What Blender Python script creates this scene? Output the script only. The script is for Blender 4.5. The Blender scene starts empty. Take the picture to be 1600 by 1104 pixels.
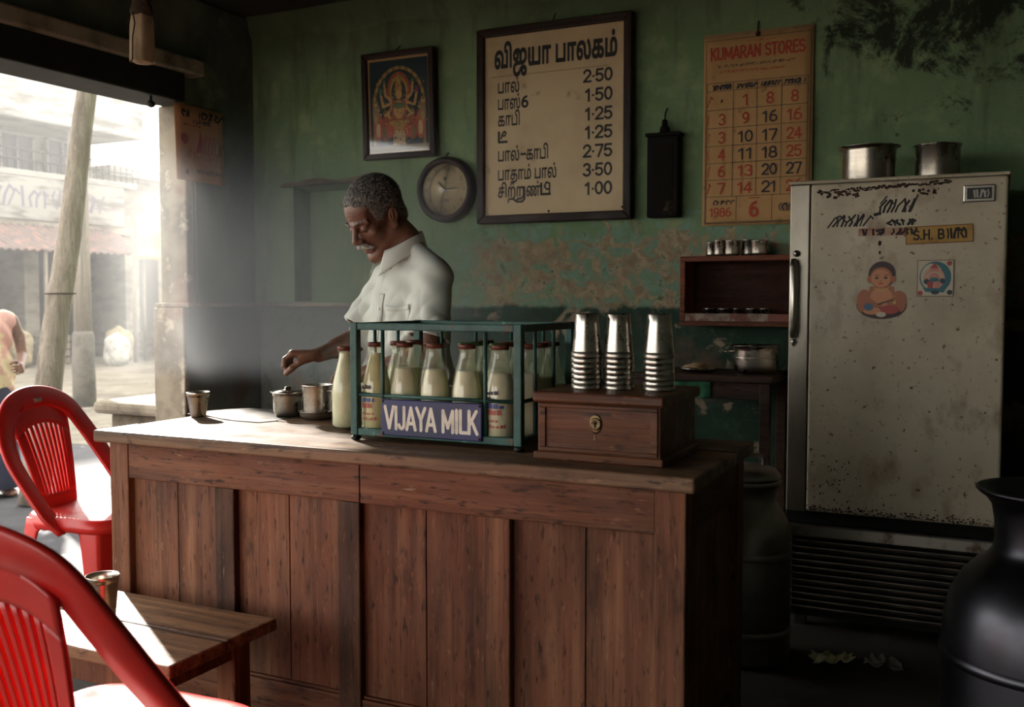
import bpy, bmesh, math, random
import numpy as np
from math import sin, cos, pi, radians, atan, exp, sqrt, floor
from mathutils import Vector, Matrix, Quaternion
from mathutils.bvhtree import BVHTree

random.seed(7)
SC = bpy.context.scene
COL = SC.collection

# ------------------------------------------------------------------ camera
cam = bpy.data.cameras.new('camera'); cam.lens = 35.01; cam.sensor_width = 36
cam_o = bpy.data.objects.new('camera', cam); COL.objects.link(cam_o)
cam_o.location = (0, 0, 1.32)
cam_o.rotation_euler = (radians(90 - 3.2), 0, radians(26))
cam.clip_start = .05; cam.clip_end = 300
cam.dof.use_dof = True; cam.dof.focus_distance = 3.2; cam.dof.aperture_fstop = 4.0
SC.camera = cam_o

# ------------------------------------------------------------------ sky, sun, exposure
world = bpy.data.worlds.new('sky'); SC.world = world; world.use_nodes = True
bg = world.node_tree.nodes['Background']
bg.inputs[0].default_value = (1, .98, .94, 1); bg.inputs[1].default_value = 2.4
sun = bpy.data.lights.new('sun', 'SUN'); sun.energy = 10.5; sun.angle = radians(1.2); sun.color = (1, .93, .83)
sun_o = bpy.data.objects.new('sun', sun); COL.objects.link(sun_o)
SUN = Vector((-.83, .545, .47)).normalized()
sun_o.rotation_euler = SUN.to_track_quat('Z', 'Y').to_euler()
SC.view_settings.view_transform = 'Standard'; SC.view_settings.look = 'None'
SC.view_settings.gamma = 1; SC.view_settings.use_curve_mapping = False
SC.view_settings.exposure = 0.95
SC.cycles.use_denoising = True; SC.cycles.volume_step_rate = 1.5; SC.cycles.volume_max_steps = 256
SC.cycles.max_bounces = 10; SC.cycles.diffuse_bounces = 5; SC.cycles.glossy_bounces = 4
SC.cycles.transparent_max_bounces = 24; SC.cycles.transmission_bounces = 6; SC.cycles.volume_bounces = 0
SC.cycles.sample_clamp_indirect = 6; SC.cycles.caustics_reflective = False; SC.cycles.caustics_refractive = False

# ------------------------------------------------------------------ materials
def lin(h):
    h = h.lstrip('#'); r = []
    for i in (0, 2, 4):
        c = int(h[i:i+2], 16) / 255
        r.append(c / 12.92 if c <= .04045 else ((c + .055) / 1.055) ** 2.4)
    return (*r, 1)

class NT:
    def __init__(s, name):
        s.m = bpy.data.materials.new(name); s.m.use_nodes = True
        s.t = s.m.node_tree; s.b = s.t.nodes['Principled BSDF']
    def n(s, typ, **kw):
        nd = s.t.nodes.new(typ)
        for k, v in kw.items():
            if hasattr(nd, k) and not k.startswith('i_'): setattr(nd, k, v)
        return nd
    def l(s, a, b): s.t.links.new(a, b)
    def coord(s, kind='Object', scale=(1, 1, 1)):
        if kind == 'World': o = s.n('ShaderNodeNewGeometry').outputs['Position']
        else: o = s.n('ShaderNodeTexCoord').outputs[kind]
        mp = s.n('ShaderNodeMapping'); mp.inputs['Scale'].default_value = scale
        s.l(o, mp.inputs['Vector']); return mp.outputs[0]
    def noise(s, vec, scale=5, detail=6, rough=.6, dist=0):
        nd = s.n('ShaderNodeTexNoise'); nd.inputs['Scale'].default_value = scale
        nd.inputs['Detail'].default_value = detail; nd.inputs['Roughness'].default_value = rough
        nd.inputs['Distortion'].default_value = dist
        s.l(vec, nd.inputs['Vector']); return nd.outputs['Fac']
    def ramp(s, fac, lo, hi):
        nd = s.n('ShaderNodeMapRange'); nd.inputs['From Min'].default_value = lo; nd.inputs['From Max'].default_value = hi
        s.l(fac, nd.inputs['Value']); return nd.outputs[0]
    def math(s, op, a, b=None):
        nd = s.n('ShaderNodeMath'); nd.operation = op; nd.use_clamp = False
        for i, v in enumerate((a, b)):
            if v is None: continue
            if isinstance(v, (int, float)): nd.inputs[i].default_value = v
            else: s.l(v, nd.inputs[i])
        return nd.outputs[0]
    def mix(s, fac, a, b, mode='MIX'):
        nd = s.n('ShaderNodeMix'); nd.data_type = 'RGBA'; nd.blend_type = mode
        for i, v in ((0, fac), (6, a), (7, b)):
            if isinstance(v, (int, float)): nd.inputs[i].default_value = v
            elif isinstance(v, tuple): nd.inputs[i].default_value = v
            else: s.l(v, nd.inputs[i])
        return nd.outputs[2]
    def bump(s, h, strength=.3, dist=.01):
        nd = s.n('ShaderNodeBump'); nd.inputs['Strength'].default_value = strength; nd.inputs['Distance'].default_value = dist
        s.l(h, nd.inputs['Height']); s.l(nd.outputs[0], s.b.inputs['Normal'])
    def fin(s, col=None, rough=.5, metal=0, spec=.5):
        if col is not None:
            if isinstance(col, tuple): s.b.inputs['Base Color'].default_value = col
            else: s.l(col, s.b.inputs['Base Color'])
        if isinstance(rough, (int, float)): s.b.inputs['Roughness'].default_value = rough
        else: s.l(rough, s.b.inputs['Roughness'])
        s.b.inputs['Metallic'].default_value = metal; s.b.inputs['Specular IOR Level'].default_value = spec
        return s.m

def flat(name, h, rough=.6, metal=0, spec=.4): return NT(name).fin(lin(h), rough, metal, spec)

def mottled(name, base, layers, rough=.6, metal=0, coord='Object', bump=None, spec=.4, rvar=None):
    """layers: (colour, scale, lo, hi, stretch, detail)"""
    t = NT(name); c = lin(base)
    for (h, sc, lo, hi, st, det) in layers:
        f = t.ramp(t.noise(t.coord(coord, st), sc, det), lo, hi)
        c = t.mix(f, c, lin(h))
    if bump:
        t.bump(t.noise(t.coord(coord, bump[2] if len(bump) > 2 else (1, 1, 1)), bump[0], 6), bump[1])
    r = rough
    if rvar:
        nd = t.n('ShaderNodeMapRange'); nd.inputs['From Min'].default_value = .3; nd.inputs['From Max'].default_value = .7
        nd.inputs['To Min'].default_value = rvar[0]; nd.inputs['To Max'].default_value = rvar[1]
        t.l(t.noise(t.coord(coord), rvar[2], 5), nd.inputs['Value']); r = nd.outputs[0]
    return t.fin(c, r, metal, spec)

ONE = (1, 1, 1)
def wood(name, base, dark, light, axis=2, rough=.55, wear=None):
    st = [34, 34, 34]; st[axis] = 1.3; st = tuple(st)
    fine = [90, 90, 90]; fine[axis] = 5; fine = tuple(fine)
    big = [3, 3, 3]; big[axis] = .8
    L = [(light, 1.0, .46, .70, st, 5), (dark, 1.0, .50, .74, tuple(q * .6 for q in st), 7), (dark, 1.0, .60, .74, fine, 3), (dark, 1.3, .50, .74, tuple(big), 7), (dark, 7, .60, .72, tuple(.35 if i == axis else 1 for i in range(3)), 8)]
    flk = [70, 70, 70]; flk[axis] = 16; flk = tuple(flk)
    L += [(dark, 1.0, .58, .70, flk, 4), (light, 1.1, .62, .74, flk, 3)]
    if wear: L.append((wear, 26, .66, .74, tuple(.25 if i == axis else 1 for i in range(3)), 8))
    return mottled(name, base, L, rough, bump=(1, .30, st), rvar=(rough - .06, rough + .22, 8), spec=.22)

M = {}
M['counter_v'] = wood('worn_red_brown_wood_upright', '#744b36', '#35231a', '#8a6348', 2, .58, '#93806c')
M['counter_h'] = wood('worn_red_brown_wood_lengthwise', '#68412d', '#312018', '#7f573e', 0, .55, '#937f6b')
M['counter_y'] = wood('worn_red_brown_wood_crosswise', '#54392c', '#261a14', '#70503b', 1, .55)
M['stile_dark'] = wood('dark_scuffed_wood_upright', '#563a2b', '#241912', '#74543a', 2, .55, '#7d6c5a')
M['top'] = wood('worn_table_top_wood', '#664e3a', '#382a20', '#86694e', 0, .42)
M['bench'] = wood('bench_plank_wood', '#7c5b42', '#3f2b20', '#a17d5c', 0, .4)
M['bench_leg'] = wood('bench_leg_wood', '#7a4a30', '#472a1c', '#96613f', 2, .5)
M['box'] = wood('dark_mahogany', '#54311b', '#28170d', '#714527', 0, .38)
M['frame'] = wood('dark_frame_wood', '#2a1a13', '#150d0a', '#3a251b', 0, .4)
M['frame_v'] = wood('dark_frame_wood_upright', '#2a1a13', '#150d0a', '#3a251b', 2, .4)
M['shelf'] = wood('red_shelf_wood', '#6b3825', '#41220f', '#854f35', 0, .5)
M['oldtable'] = wood('old_table_wood', '#35241b', '#180f0b', '#4c3527', 0, .5)
M['pole'] = wood('weathered_pole', '#7f7568', '#5c5248', '#9a9083', 2, .8)
M['ceiling'] = mottled('sooty_ceiling', '#2a2823', [('#151412', 1.2, .4, .65, ONE, 6), ('#3a372f', 5, .5, .7, ONE, 6)], .9, bump=(6, .3))
M['floor'] = mottled('dark_concrete_floor', '#3d3831', [('#1f1c18', 1.5, .42, .65, ONE, 7), ('#575047', 6, .55, .75, ONE, 7)], .75, coord='World', bump=(12, .25))
M['street'] = mottled('dusty_street', '#7a7264', [('#5d5549', 1.1, .45, .65, ONE, 6), ('#938a7a', 4, .55, .7, ONE, 6)], .95, coord='World', bump=(4, .4))
M['stone'] = mottled('pale_stone', '#8f8574', [('#6a6154', 5, .45, .65, ONE, 7)], .9, bump=(14, .5))
M['jamb'] = mottled('grimy_pale_plaster', '#948a78', [('#5e5649', 3, .46, .62, ONE, 8), ('#b7ac97', 6, .56, .64, ONE, 6), ('#7c5b4a', 2.3, .55, .68, ONE, 6)], .85, coord='World', bump=(20, .4))
M['beam'] = mottled('dusty_pale_beam', '#958f7a', [('#565042', 3, .45, .62, ONE, 7)], .9, coord='World', bump=(15, .3))
M['black_metal'] = mottled('black_painted_metal', '#15130f', [('#2a211a', 6, .55, .7, ONE, 5)], .6)

def wall_green():
    t = NT('peeling_green_limewash')
    P = t.n('ShaderNodeNewGeometry').outputs['Position']
    sp = t.n('ShaderNodeSeparateXYZ'); t.l(P, sp.inputs[0]); x, y, z = sp.outputs
    V = t.coord('World')
    c = t.mix(t.ramp(t.noise(V, 1.3, 6), .35, .7), lin('#758a67'), lin('#607a58'))
    c = t.mix(t.ramp(t.noise(V, 9, 8), .5, .75), c, lin('#86976f'))
    c = t.mix(t.ramp(t.noise(t.coord('World', (3, 3, .5)), 3, 6), .52, .8), c, lin('#474f38'))
    # peeled zone: bare plaster and teal under-coat between the rail and chest height
    n1 = t.noise(V, 5.5, 10, .62, .6); n2 = t.noise(V, 13, 9, .65, .4); n3 = t.noise(V, 2.2, 5)
    up = t.ramp(z, 1.84, 1.58)
    right = t.ramp(x, -3.1, -2.4)
    zone = t.math('MULTIPLY', up, right)
    n4 = t.noise(V, 9, 10, .74, .8); n5 = t.noise(V, 14, 7, .65, .5)
    pz = t.math('ADD', t.math('MULTIPLY', zone, .30), t.math('MULTIPLY', n3, .12))
    teal = t.mix(t.ramp(n2, .4, .65), lin('#64806a'), lin('#74917e'))
    c = t.mix(t.ramp(t.math('ADD', n2, pz), .72, .80), c, teal)
    plaster = t.mix(t.ramp(n2, .40, .58), lin('#978467'), lin('#7d644c'))
    plaster = t.mix(t.ramp(n5, .5, .66), plaster, lin('#b09a84'))
    plaster = t.mix(t.ramp(t.noise(V, 40, 4), .60, .72), plaster, lin('#4d382a'))
    c = t.mix(t.math('MULTIPLY', t.ramp(t.math('ADD', n4, pz), .81, .87), .86), c, plaster)
    c = t.mix(t.math('MULTIPLY', t.ramp(n5, .60, .66), zone), c, lin('#4f5f46'))
    # dado below the rail: slate blue-grey at the left, dark green to the right
    dz = t.ramp(t.math('ADD', z, t.math('MULTIPLY', t.math('SUBTRACT', n1, .5), .10)), 1.285, 1.265)
    dado = t.mix(t.ramp(x, -3.3, -2.5), lin('#626861'), lin('#23382c'))
    dado = t.mix(t.ramp(n2, .5, .68), dado, lin('#31483b'))
    chips = t.math('MULTIPLY', t.ramp(t.math('ADD', n1, t.math('MULTIPLY', n3, .1)), .62, .68), t.ramp(x, -3.2, -2.3))
    dado = t.mix(chips, dado, lin('#8b7b68'))
    dado = t.mix(t.math('MULTIPLY', t.ramp(t.noise(V, 2.6, 7), .55, .66), .6), dado, lin('#6b4f44'))
    c = t.mix(dz, c, dado)
    # soot and mould in the upper right
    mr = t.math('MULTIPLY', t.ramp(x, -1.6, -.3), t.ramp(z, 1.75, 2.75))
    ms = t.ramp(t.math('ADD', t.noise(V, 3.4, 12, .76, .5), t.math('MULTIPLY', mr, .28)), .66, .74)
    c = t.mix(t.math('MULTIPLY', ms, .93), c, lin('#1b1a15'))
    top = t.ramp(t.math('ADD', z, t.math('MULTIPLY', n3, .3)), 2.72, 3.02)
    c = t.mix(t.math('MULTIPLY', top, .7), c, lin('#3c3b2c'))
    h = t.math('ADD', t.math('MULTIPLY', n1, .8), t.math('MULTIPLY', n2, .5))
    t.bump(h, .35, .02)
    return t.fin(c, .82, 0, .25)
M['wall'] = wall_green()
M['wall_side'] = mottled('grey_green_plaster', '#6d7565', [('#474e45', 1.6, .42, .62, (1, 1, .5), 7), ('#767d68', 5, .56, .7, ONE, 7)], .85, coord='World', bump=(8, .35))
M['dado_side'] = mottled('slate_grey_plaster', '#646a64', [('#4b514c', 1.6, .42, .62, ONE, 7), ('#62554a', 3, .58, .7, ONE, 7)], .8, coord='World', bump=(8, .3))

M['steel'] = mottled('stainless_steel', '#beb7ac', [('#9a9287', 3, .4, .7, (1, 1, 6), 5)], .26, 1, rvar=(.20, .36, 7))
M['steel_dull'] = mottled('dull_aluminium', '#a5a19a', [('#7c776f', 4, .4, .7, ONE, 6)], .38, 1, rvar=(.3, .5, 6))
M['can'] = mottled('dark_aluminium_can', '#434348', [('#2e2e32', 3, .4, .7, ONE, 6)], .36, 1, rvar=(.26, .44, 5))
M['chrome'] = mottled('tarnished_chrome', '#aba69b', [('#6d5b4a', 14, .6, .72, ONE, 7)], .28, 1)
M['red'] = mottled('red_plastic', '#c2231d', [('#a51a17', 3, .45, .7, ONE, 4)], .34, spec=.5, rvar=(.26, .42, 9))
M['teal'] = mottled('chipped_teal_paint', '#2c564e', [('#1d3a36', 9, .45, .65, ONE, 7), ('#5a3a28', 16, .62, .68, ONE, 8), ('#5d8a7d', 22, .62, .7, ONE, 6)], .5, bump=(30, .25))
M['enamel'] = mottled('aged_cream_enamel', '#b9ad96', [('#9e917b', 2, .42, .68, ONE, 7), ('#8a7760', 7, .55, .70, (1, 1, .6), 8), ('#5a4430', 46, .615, .69, ONE, 6), ('#38271a', 9, .70, .76, ONE, 9)], .48, rvar=(.35, .6, 6))
M['rust'] = mottled('rust_stain', '#3a2417', [('#20140d', 20, .45, .6, ONE, 6)], .85)
M['strip'] = mottled('brushed_metal_strip', '#8c867a', [('#6a6255', 4, .45, .65, (1, 1, .3), 6)], .38, .85)
M['grille'] = mottled('dark_grille_metal', '#8a8173', [('#5a5146', 6, .45, .65, ONE, 6)], .5, .2)
M['dark'] = flat('dark_recess', '#0d0b09', .9)
M['ink'] = flat('black_sign_paint', '#15130f', .6)
M['board'] = mottled('cream_sign_paint', '#c3ac87', [('#a98f6c', 2.2, .45, .7, ONE, 6), ('#8d7353', 9, .64, .74, ONE, 7)], .6)
M['paper'] = mottled('yellowed_paper', '#b28b5c', [('#a37f51', 3, .45, .7, ONE, 6), ('#8a6a43', 14, .62, .72, ONE, 6)], .8)
M['paper_red'] = flat('faded_red_ink', '#a3402f', .8)
M['paper_blue'] = flat('faded_blue_black_ink', '#2f3138', .8)
M['poster'] = mottled('orange_poster_paper', '#cf986a', [('#b98255', 4, .45, .7, ONE, 6), ('#c89468', 8, .55, .7, ONE, 6)], .75)
M['clock_face'] = mottled('cream_dial', '#e6cfa2', [('#b89d72', 4, .45, .7, ONE, 6)], .5)
M['blue'] = mottled('blue_enamel', '#1d2359', [('#151a42', 6, .45, .65, ONE, 6), ('#3a2f3a', 25, .66, .7, ONE, 6)], .35)
M['sign_white'] = mottled('white_enamel_letters', '#d9d0bf', [('#b9ad98', 18, .5, .7, ONE, 5)], .4)
M['cloth_white'] = mottled('white_shirt_cotton', '#d4d8ce', [('#c4c8be', 4, .45, .7, ONE, 5)], .85, bump=(420, .12), spec=.2)
M['cloth_white'].node_tree.nodes['Principled BSDF'].inputs['Sheen Weight'].default_value = .2
M['trouser'] = flat('grey_trousers', '#39352f', .9)
def skin():
    t = NT('brown_skin'); V = t.coord('Object')
    c = t.mix(t.ramp(t.noise(V, 18, 6), .4, .7), lin('#775341'), lin('#624232'))
    c = t.mix(t.ramp(t.noise(V, 60, 4), .5, .8), c, lin('#86624c'))
    t.bump(t.noise(V, 160, 5), .18, .004)
    t.b.inputs['Subsurface Weight'].default_value = .10
    t.b.inputs['Subsurface Radius'].default_value = (.012, .005, .003)
    return t.fin(c, .45, 0, .45)
M['skin'] = skin()
def hair_mat():
    t = NT('greying_hair'); V = t.coord('Object', (1, 1, .5)); P = t.n('ShaderNodeTexCoord').outputs['Object']
    sp = t.n('ShaderNodeSeparateXYZ'); t.l(P, sp.inputs[0])
    g = t.math('ADD', t.noise(V, 130, 6), t.math('MULTIPLY', t.ramp(sp.outputs[2], 1.74, 1.58), .20))
    c = t.mix(t.ramp(g, .52, .86), lin('#26221f'), lin('#969189'))
    t.bump(t.noise(t.coord('Object', (1, 1, .35)), 420, 6), .25, .01); return t.fin(c, .6, 0, .4)
M['hair'] = hair_mat()
M['hair_white'] = mottled('white_hair', '#bdb8ae', [('#77726a', 90, .45, .65, ONE, 5)], .65, bump=(260, .8))
M['eye'] = flat('eye_white', '#c9c0b4', .2)
M['iris'] = flat('dark_iris', '#120c09', .15)
M['milk'] = mottled('milk', '#e2dcc6', [('#d8d2b4', 4, .4, .7, ONE, 4)], .3)
M['milk_y'] = mottled('yellowish_milk', '#d5cf9f', [('#c5c08c', 4, .4, .7, ONE, 4)], .35)
M['cap_red'] = mottled('red_foil_cap', '#6d3a2b', [('#46271c', 20, .5, .7, ONE, 5)], .45, .3)
M['cap_green'] = mottled('green_foil_cap', '#3d5a34', [('#26391f', 20, .5, .7, ONE, 5)], .45, .3)
M['brass'] = mottled('old_brass', '#6e5f45', [('#40341f', 12, .45, .7, ONE, 5)], .48, .9)

def glass(name, tint=(.92, .96, .9, 1), film=0.):
    """thin glass: clear with a fresnel reflection, optionally filmed with a trace of milk"""
    m = bpy.data.materials.new(name); m.use_nodes = True; t = m.node_tree
    t.nodes.clear(); o = t.nodes.new('ShaderNodeOutputMaterial')
    tr = t.nodes.new('ShaderNodeBsdfTransparent'); tr.inputs[0].default_value = tint
    gl = t.nodes.new('ShaderNodeBsdfGlossy'); gl.inputs['Roughness'].default_value = .06
    fr = t.nodes.new('ShaderNodeLayerWeight'); fr.inputs[0].default_value = .25
    mp = t.nodes.new('ShaderNodeMapRange'); mp.inputs['To Min'].default_value = .05; mp.inputs['To Max'].default_value = .8
    pw = t.nodes.new('ShaderNodeMath'); pw.operation = 'POWER'; pw.inputs[1].default_value = 2.6
    t.links.new(fr.outputs['Facing'], pw.inputs[0]); t.links.new(pw.outputs[0], mp.inputs['Value'])
    base = tr.outputs[0]
    if film:
        df = t.nodes.new('ShaderNodeBsdfDiffuse'); df.inputs[0].default_value = (.80, .82, .70, 1)
        tl = t.nodes.new('ShaderNodeBsdfTranslucent'); tl.inputs[0].default_value = (.80, .82, .66, 1)
        m1 = t.nodes.new('ShaderNodeMixShader'); m1.inputs[0].default_value = .5
        t.links.new(df.outputs[0], m1.inputs[1]); t.links.new(tl.outputs[0], m1.inputs[2])
        no = t.nodes.new('ShaderNodeTexNoise'); no.inputs['Scale'].default_value = 22; no.inputs['Detail'].default_value = 4
        mr = t.nodes.new('ShaderNodeMapRange'); mr.inputs['From Min'].default_value = .3; mr.inputs['From Max'].default_value = .7; mr.inputs['To Min'].default_value = film * .6; mr.inputs['To Max'].default_value = film * 1.4
        tc = t.nodes.new('ShaderNodeTexCoord'); t.links.new(tc.outputs['Object'], no.inputs['Vector']); t.links.new(no.outputs[0], mr.inputs['Value'])
        m2 = t.nodes.new('ShaderNodeMixShader'); t.links.new(mr.outputs[0], m2.inputs[0]); t.links.new(base, m2.inputs[1]); t.links.new(m1.outputs[0], m2.inputs[2]); base = m2.outputs[0]
    mx = t.nodes.new('ShaderNodeMixShader')
    t.links.new(mp.outputs[0], mx.inputs[0]); t.links.new(base, mx.inputs[1]); t.links.new(gl.outputs[0], mx.inputs[2])
    t.links.new(mx.outputs[0], o.inputs[0]); return m
M['glass'] = glass('bottle_glass', (.93, .95, .86, 1), .22); M['pane'] = glass('pane_glass', (.96, .97, .96, 1))

# ------------------------------------------------------------------ mesh builder
def rot_to(d):
    return Vector((0, 0, 1)).rotation_difference(Vector(d).normalized()).to_matrix()

class MB:
    def __init__(s): s.v = []; s.f = []; s.m = []; s.s = []; s.k = 0.
    def add(s, vs, fs, mi=0, sm=False, T=None):
        b = len(s.v)
        if T is not None: vs = [T @ Vector(p) for p in vs]
        s.v += [tuple(p) for p in vs]
        s.f += [tuple(b + i for i in f) for f in fs]
        s.m += [mi] * len(fs); s.s += [sm] * len(fs); return s
    def box(s, x0, x1, y0, y1, z0, z1, mi=0, T=None):
        vs = [(x0, y0, z0), (x1, y0, z0), (x1, y1, z0), (x0, y1, z0), (x0, y0, z1), (x1, y0, z1), (x1, y1, z1), (x0, y1, z1)]
        return s.add(vs, [(0, 3, 2, 1), (4, 5, 6, 7), (0, 1, 5, 4), (1, 2, 6, 5), (2, 3, 7, 6), (3, 0, 4, 7)], mi, False, T)
    def lathe(s, prof, c=(0, 0, 0), n=32, mi=0, sm=True, T=None, cap=True):
        """prof: list of (r, z) from bottom to top or along the shell"""
        vs = []; fs = []
        for r, z in prof:
            for i in range(n):
                a = 2 * pi * i / n; vs.append((c[0] + r * cos(a), c[1] + r * sin(a), c[2] + z))
        for j in range(len(prof) - 1):
            for i in range(n):
                k = (i + 1) % n; fs.append((j * n + i, j * n + k, (j + 1) * n + k, (j + 1) * n + i))
        if cap:
            if prof[0][0] > 1e-5: fs.append(tuple(range(n - 1, -1, -1)))
            if prof[-1][0] > 1e-5: fs.append(tuple((len(prof) - 1) * n + i for i in range(n)))
        return s.add(vs, fs, mi, sm, T)
    def tube(s, path, r, n=8, mi=0, sm=True, closed=False, T=None, flat=None):
        """sweep; r number or list; flat=(w,h,upvec) sweeps a rounded rectangle"""
        P = [Vector(p) for p in path]; N = len(P); R = r if isinstance(r, (list, tuple)) else [r] * N
        vs = []; fs = []; up = None
        for i in range(N):
            if closed: d = P[(i + 1) % N] - P[i - 1]
            else: d = P[min(i + 1, N - 1)] - P[max(i - 1, 0)]
            d.normalize()
            if up is None:
                up = Vector((0, 0, 1)) if abs(d.z) < .9 else Vector((1, 0, 0))
            u = (up - d * up.dot(d)).normalized(); w = d.cross(u); up = u
            for k in range(n):
                a = 2 * pi * (k + .5) / n
                vs.append(P[i] + (u * cos(a) + w * sin(a)) * R[i])
        M_ = N if closed else N - 1
        for i in range(M_):
            j = (i + 1) % N
            for k in range(n):
                q = (k + 1) % n; fs.append((i * n + k, i * n + q, j * n + q, j * n + k))
        if not closed:
            fs.append(tuple(range(n - 1, -1, -1))); fs.append(tuple((N - 1) * n + k for k in range(n)))
        return s.add(vs, fs, mi, sm, T)
    def band(s, path, wdirs, w, t, mi=0, sm=True, T=None):
        """strap of width w (along wdirs[i]) and thickness t, rounded edges; w,t numbers or lists"""
        P = [Vector(p) for p in path]; N = len(P); W = [Vector(q).normalized() for q in wdirs]
        ww = w if isinstance(w, (list, tuple)) else [w] * N; tt = t if isinstance(t, (list, tuple)) else [t] * N
        prof = [(-.5, -.2), (-.44, -.5), (.44, -.5), (.5, -.2), (.5, .2), (.44, .5), (-.44, .5), (-.5, .2)]; n = 8
        vs = []; fs = []
        for i in range(N):
            d = (P[min(i + 1, N - 1)] - P[max(i - 1, 0)]).normalized()
            wd = (W[i] - d * W[i].dot(d)).normalized(); nd = d.cross(wd)
            for a, b in prof: vs.append(P[i] + wd * a * ww[i] + nd * b * tt[i])
        for i in range(N - 1):
            for k in range(n):
                q = (k + 1) % n; fs.append((i * n + k, i * n + q, (i + 1) * n + q, (i + 1) * n + k))
        fs.append(tuple(range(n - 1, -1, -1))); fs.append(tuple((N - 1) * n + k for k in range(n)))
        return s.add(vs, fs, mi, sm, T)
    def grid(s, fn, nu, nv, mi=0, sm=True, T=None, close_u=False):
        vs = [fn(i / nu, j / nv) for j in range(nv + 1) for i in range(nu + (0 if close_u else 1))]
        w = nu if close_u else nu + 1; fs = []
        for j in range(nv):
            for i in range(nu):
                k = (i + 1) % w if close_u else i + 1
                fs.append((j * w + i, j * w + k, (j + 1) * w + k, (j + 1) * w + i))
        return s.add(vs, fs, mi, sm, T)
    def prism(s, pts, d0, d1, axis='y', mi=0, T=None):
        """polygon pts (a,b) extruded along axis from d0 to d1"""
        def mk(p, d): return (p[0], d, p[1]) if axis == 'y' else ((d, p[0], p[1]) if axis == 'x' else (p[0], p[1], d))
        n = len(pts); vs = [mk(p, d0) for p in pts] + [mk(p, d1) for p in pts]
        fs = [tuple(range(n)), tuple(range(2 * n - 1, n - 1, -1))] + [(i, i + n, (i + 1) % n + n, (i + 1) % n) for i in range(n)]
        return s.add(vs, fs, mi, False, T)
    def stroke(s, pts, w, T=None, mi=0):
        """flat painted stroke in the local XY plane"""
        P = [Vector((p[0], p[1])) for p in pts]; h = w / 2
        for i in range(len(P) - 1):
            d = P[i + 1] - P[i]
            if d.length < 1e-6: continue
            d.normalize(); q = Vector((-d.y, d.x)) * h; e = d * h * .55
            a, b = P[i] - e, P[i + 1] + e
            s.k += 6e-6; s.add([(*(a - q), s.k), (*(b - q), s.k), (*(b + q), s.k), (*(a + q), s.k)], [(0, 1, 2, 3)], mi, False, T)
        return s
    def disc(s, x, y, r, T=None, mi=0, n=16, ry=None, z=0):
        ry = ry or r
        return s.add([(x + r * cos(2 * pi * i / n), y + ry * sin(2 * pi * i / n), z) for i in range(n)], [tuple(range(n))], mi, False, T)
    def poly(s, pts, T=None, mi=0, z=0):
        return s.add([(p[0], p[1], z) for p in pts], [tuple(range(len(pts)))], mi, False, T)
    def obj(s, name, mats, parent=None, bevel=0, loc=None, subsurf=0, solid=0, merge=False, seg=2):
        me = bpy.data.meshes.new(name); me.from_pydata(s.v, [], s.f)
        for m in (mats if isinstance(mats, (list, tuple)) else [mats]): me.materials.append(M[m] if isinstance(m, str) else m)
        me.polygons.foreach_set('material_index', s.m); me.polygons.foreach_set('use_smooth', s.s)
        if merge:
            b = bmesh.new(); b.from_mesh(me); bmesh.ops.remove_doubles(b, verts=b.verts, dist=1e-5); b.to_mesh(me); b.free()
        me.update()
        o = bpy.data.objects.new(name, me); COL.objects.link(o)
        if parent is not None: o.parent = parent
        if loc: o.location = loc
        if solid:
            q = o.modifiers.new('thick', 'SOLIDIFY'); q.thickness = solid; q.offset = 0
        if bevel:
            q = o.modifiers.new('bevel', 'BEVEL'); q.width = bevel; q.segments = seg; q.limit_method = 'ANGLE'; q.angle_limit = radians(40)
        if subsurf:
            q = o.modifiers.new('sub', 'SUBSURF'); q.levels = subsurf; q.render_levels = subsurf
        return o

def tag(o, label, cat, group=None, kind=None):
    if label: o['label'] = label
    if cat: o['category'] = cat
    if group: o['group'] = group
    if kind: o['kind'] = kind
    return o
def thing(name, label, cat, loc=(0, 0, 0), rz=0, group=None):
    o = bpy.data.objects.new(name, None); o.empty_display_size = .05; COL.objects.link(o)
    o.location = loc; o.rotation_euler = (0, 0, rz)
    return tag(o, label, cat, group)
def struct(o): o['kind'] = 'structure'; return o
def stuff(o): o['kind'] = 'stuff'; return o
def dup(root, label, loc=None, rz=None, group=None):
    r = root.copy(); COL.objects.link(r)
    if loc is not None: r.location = loc
    if rz is not None: r.rotation_euler = (0, 0, rz)
    r['label'] = label
    if group: r['group'] = group
    for ch in list(root.children):
        c = ch.copy(); COL.objects.link(c); c.parent = r
        for g in list(ch.children):
            d = g.copy(); COL.objects.link(d); d.parent = c
    return r

# ------------------------------------------------------------------ lettering
_tc = {}
def arcp(cx, cy, rx, ry, a0, a1, n=14):
    return [(cx + rx * cos(radians(a0 + (a1 - a0) * i / n)), cy + ry * sin(radians(a0 + (a1 - a0) * i / n))) for i in range(n + 1)]
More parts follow.
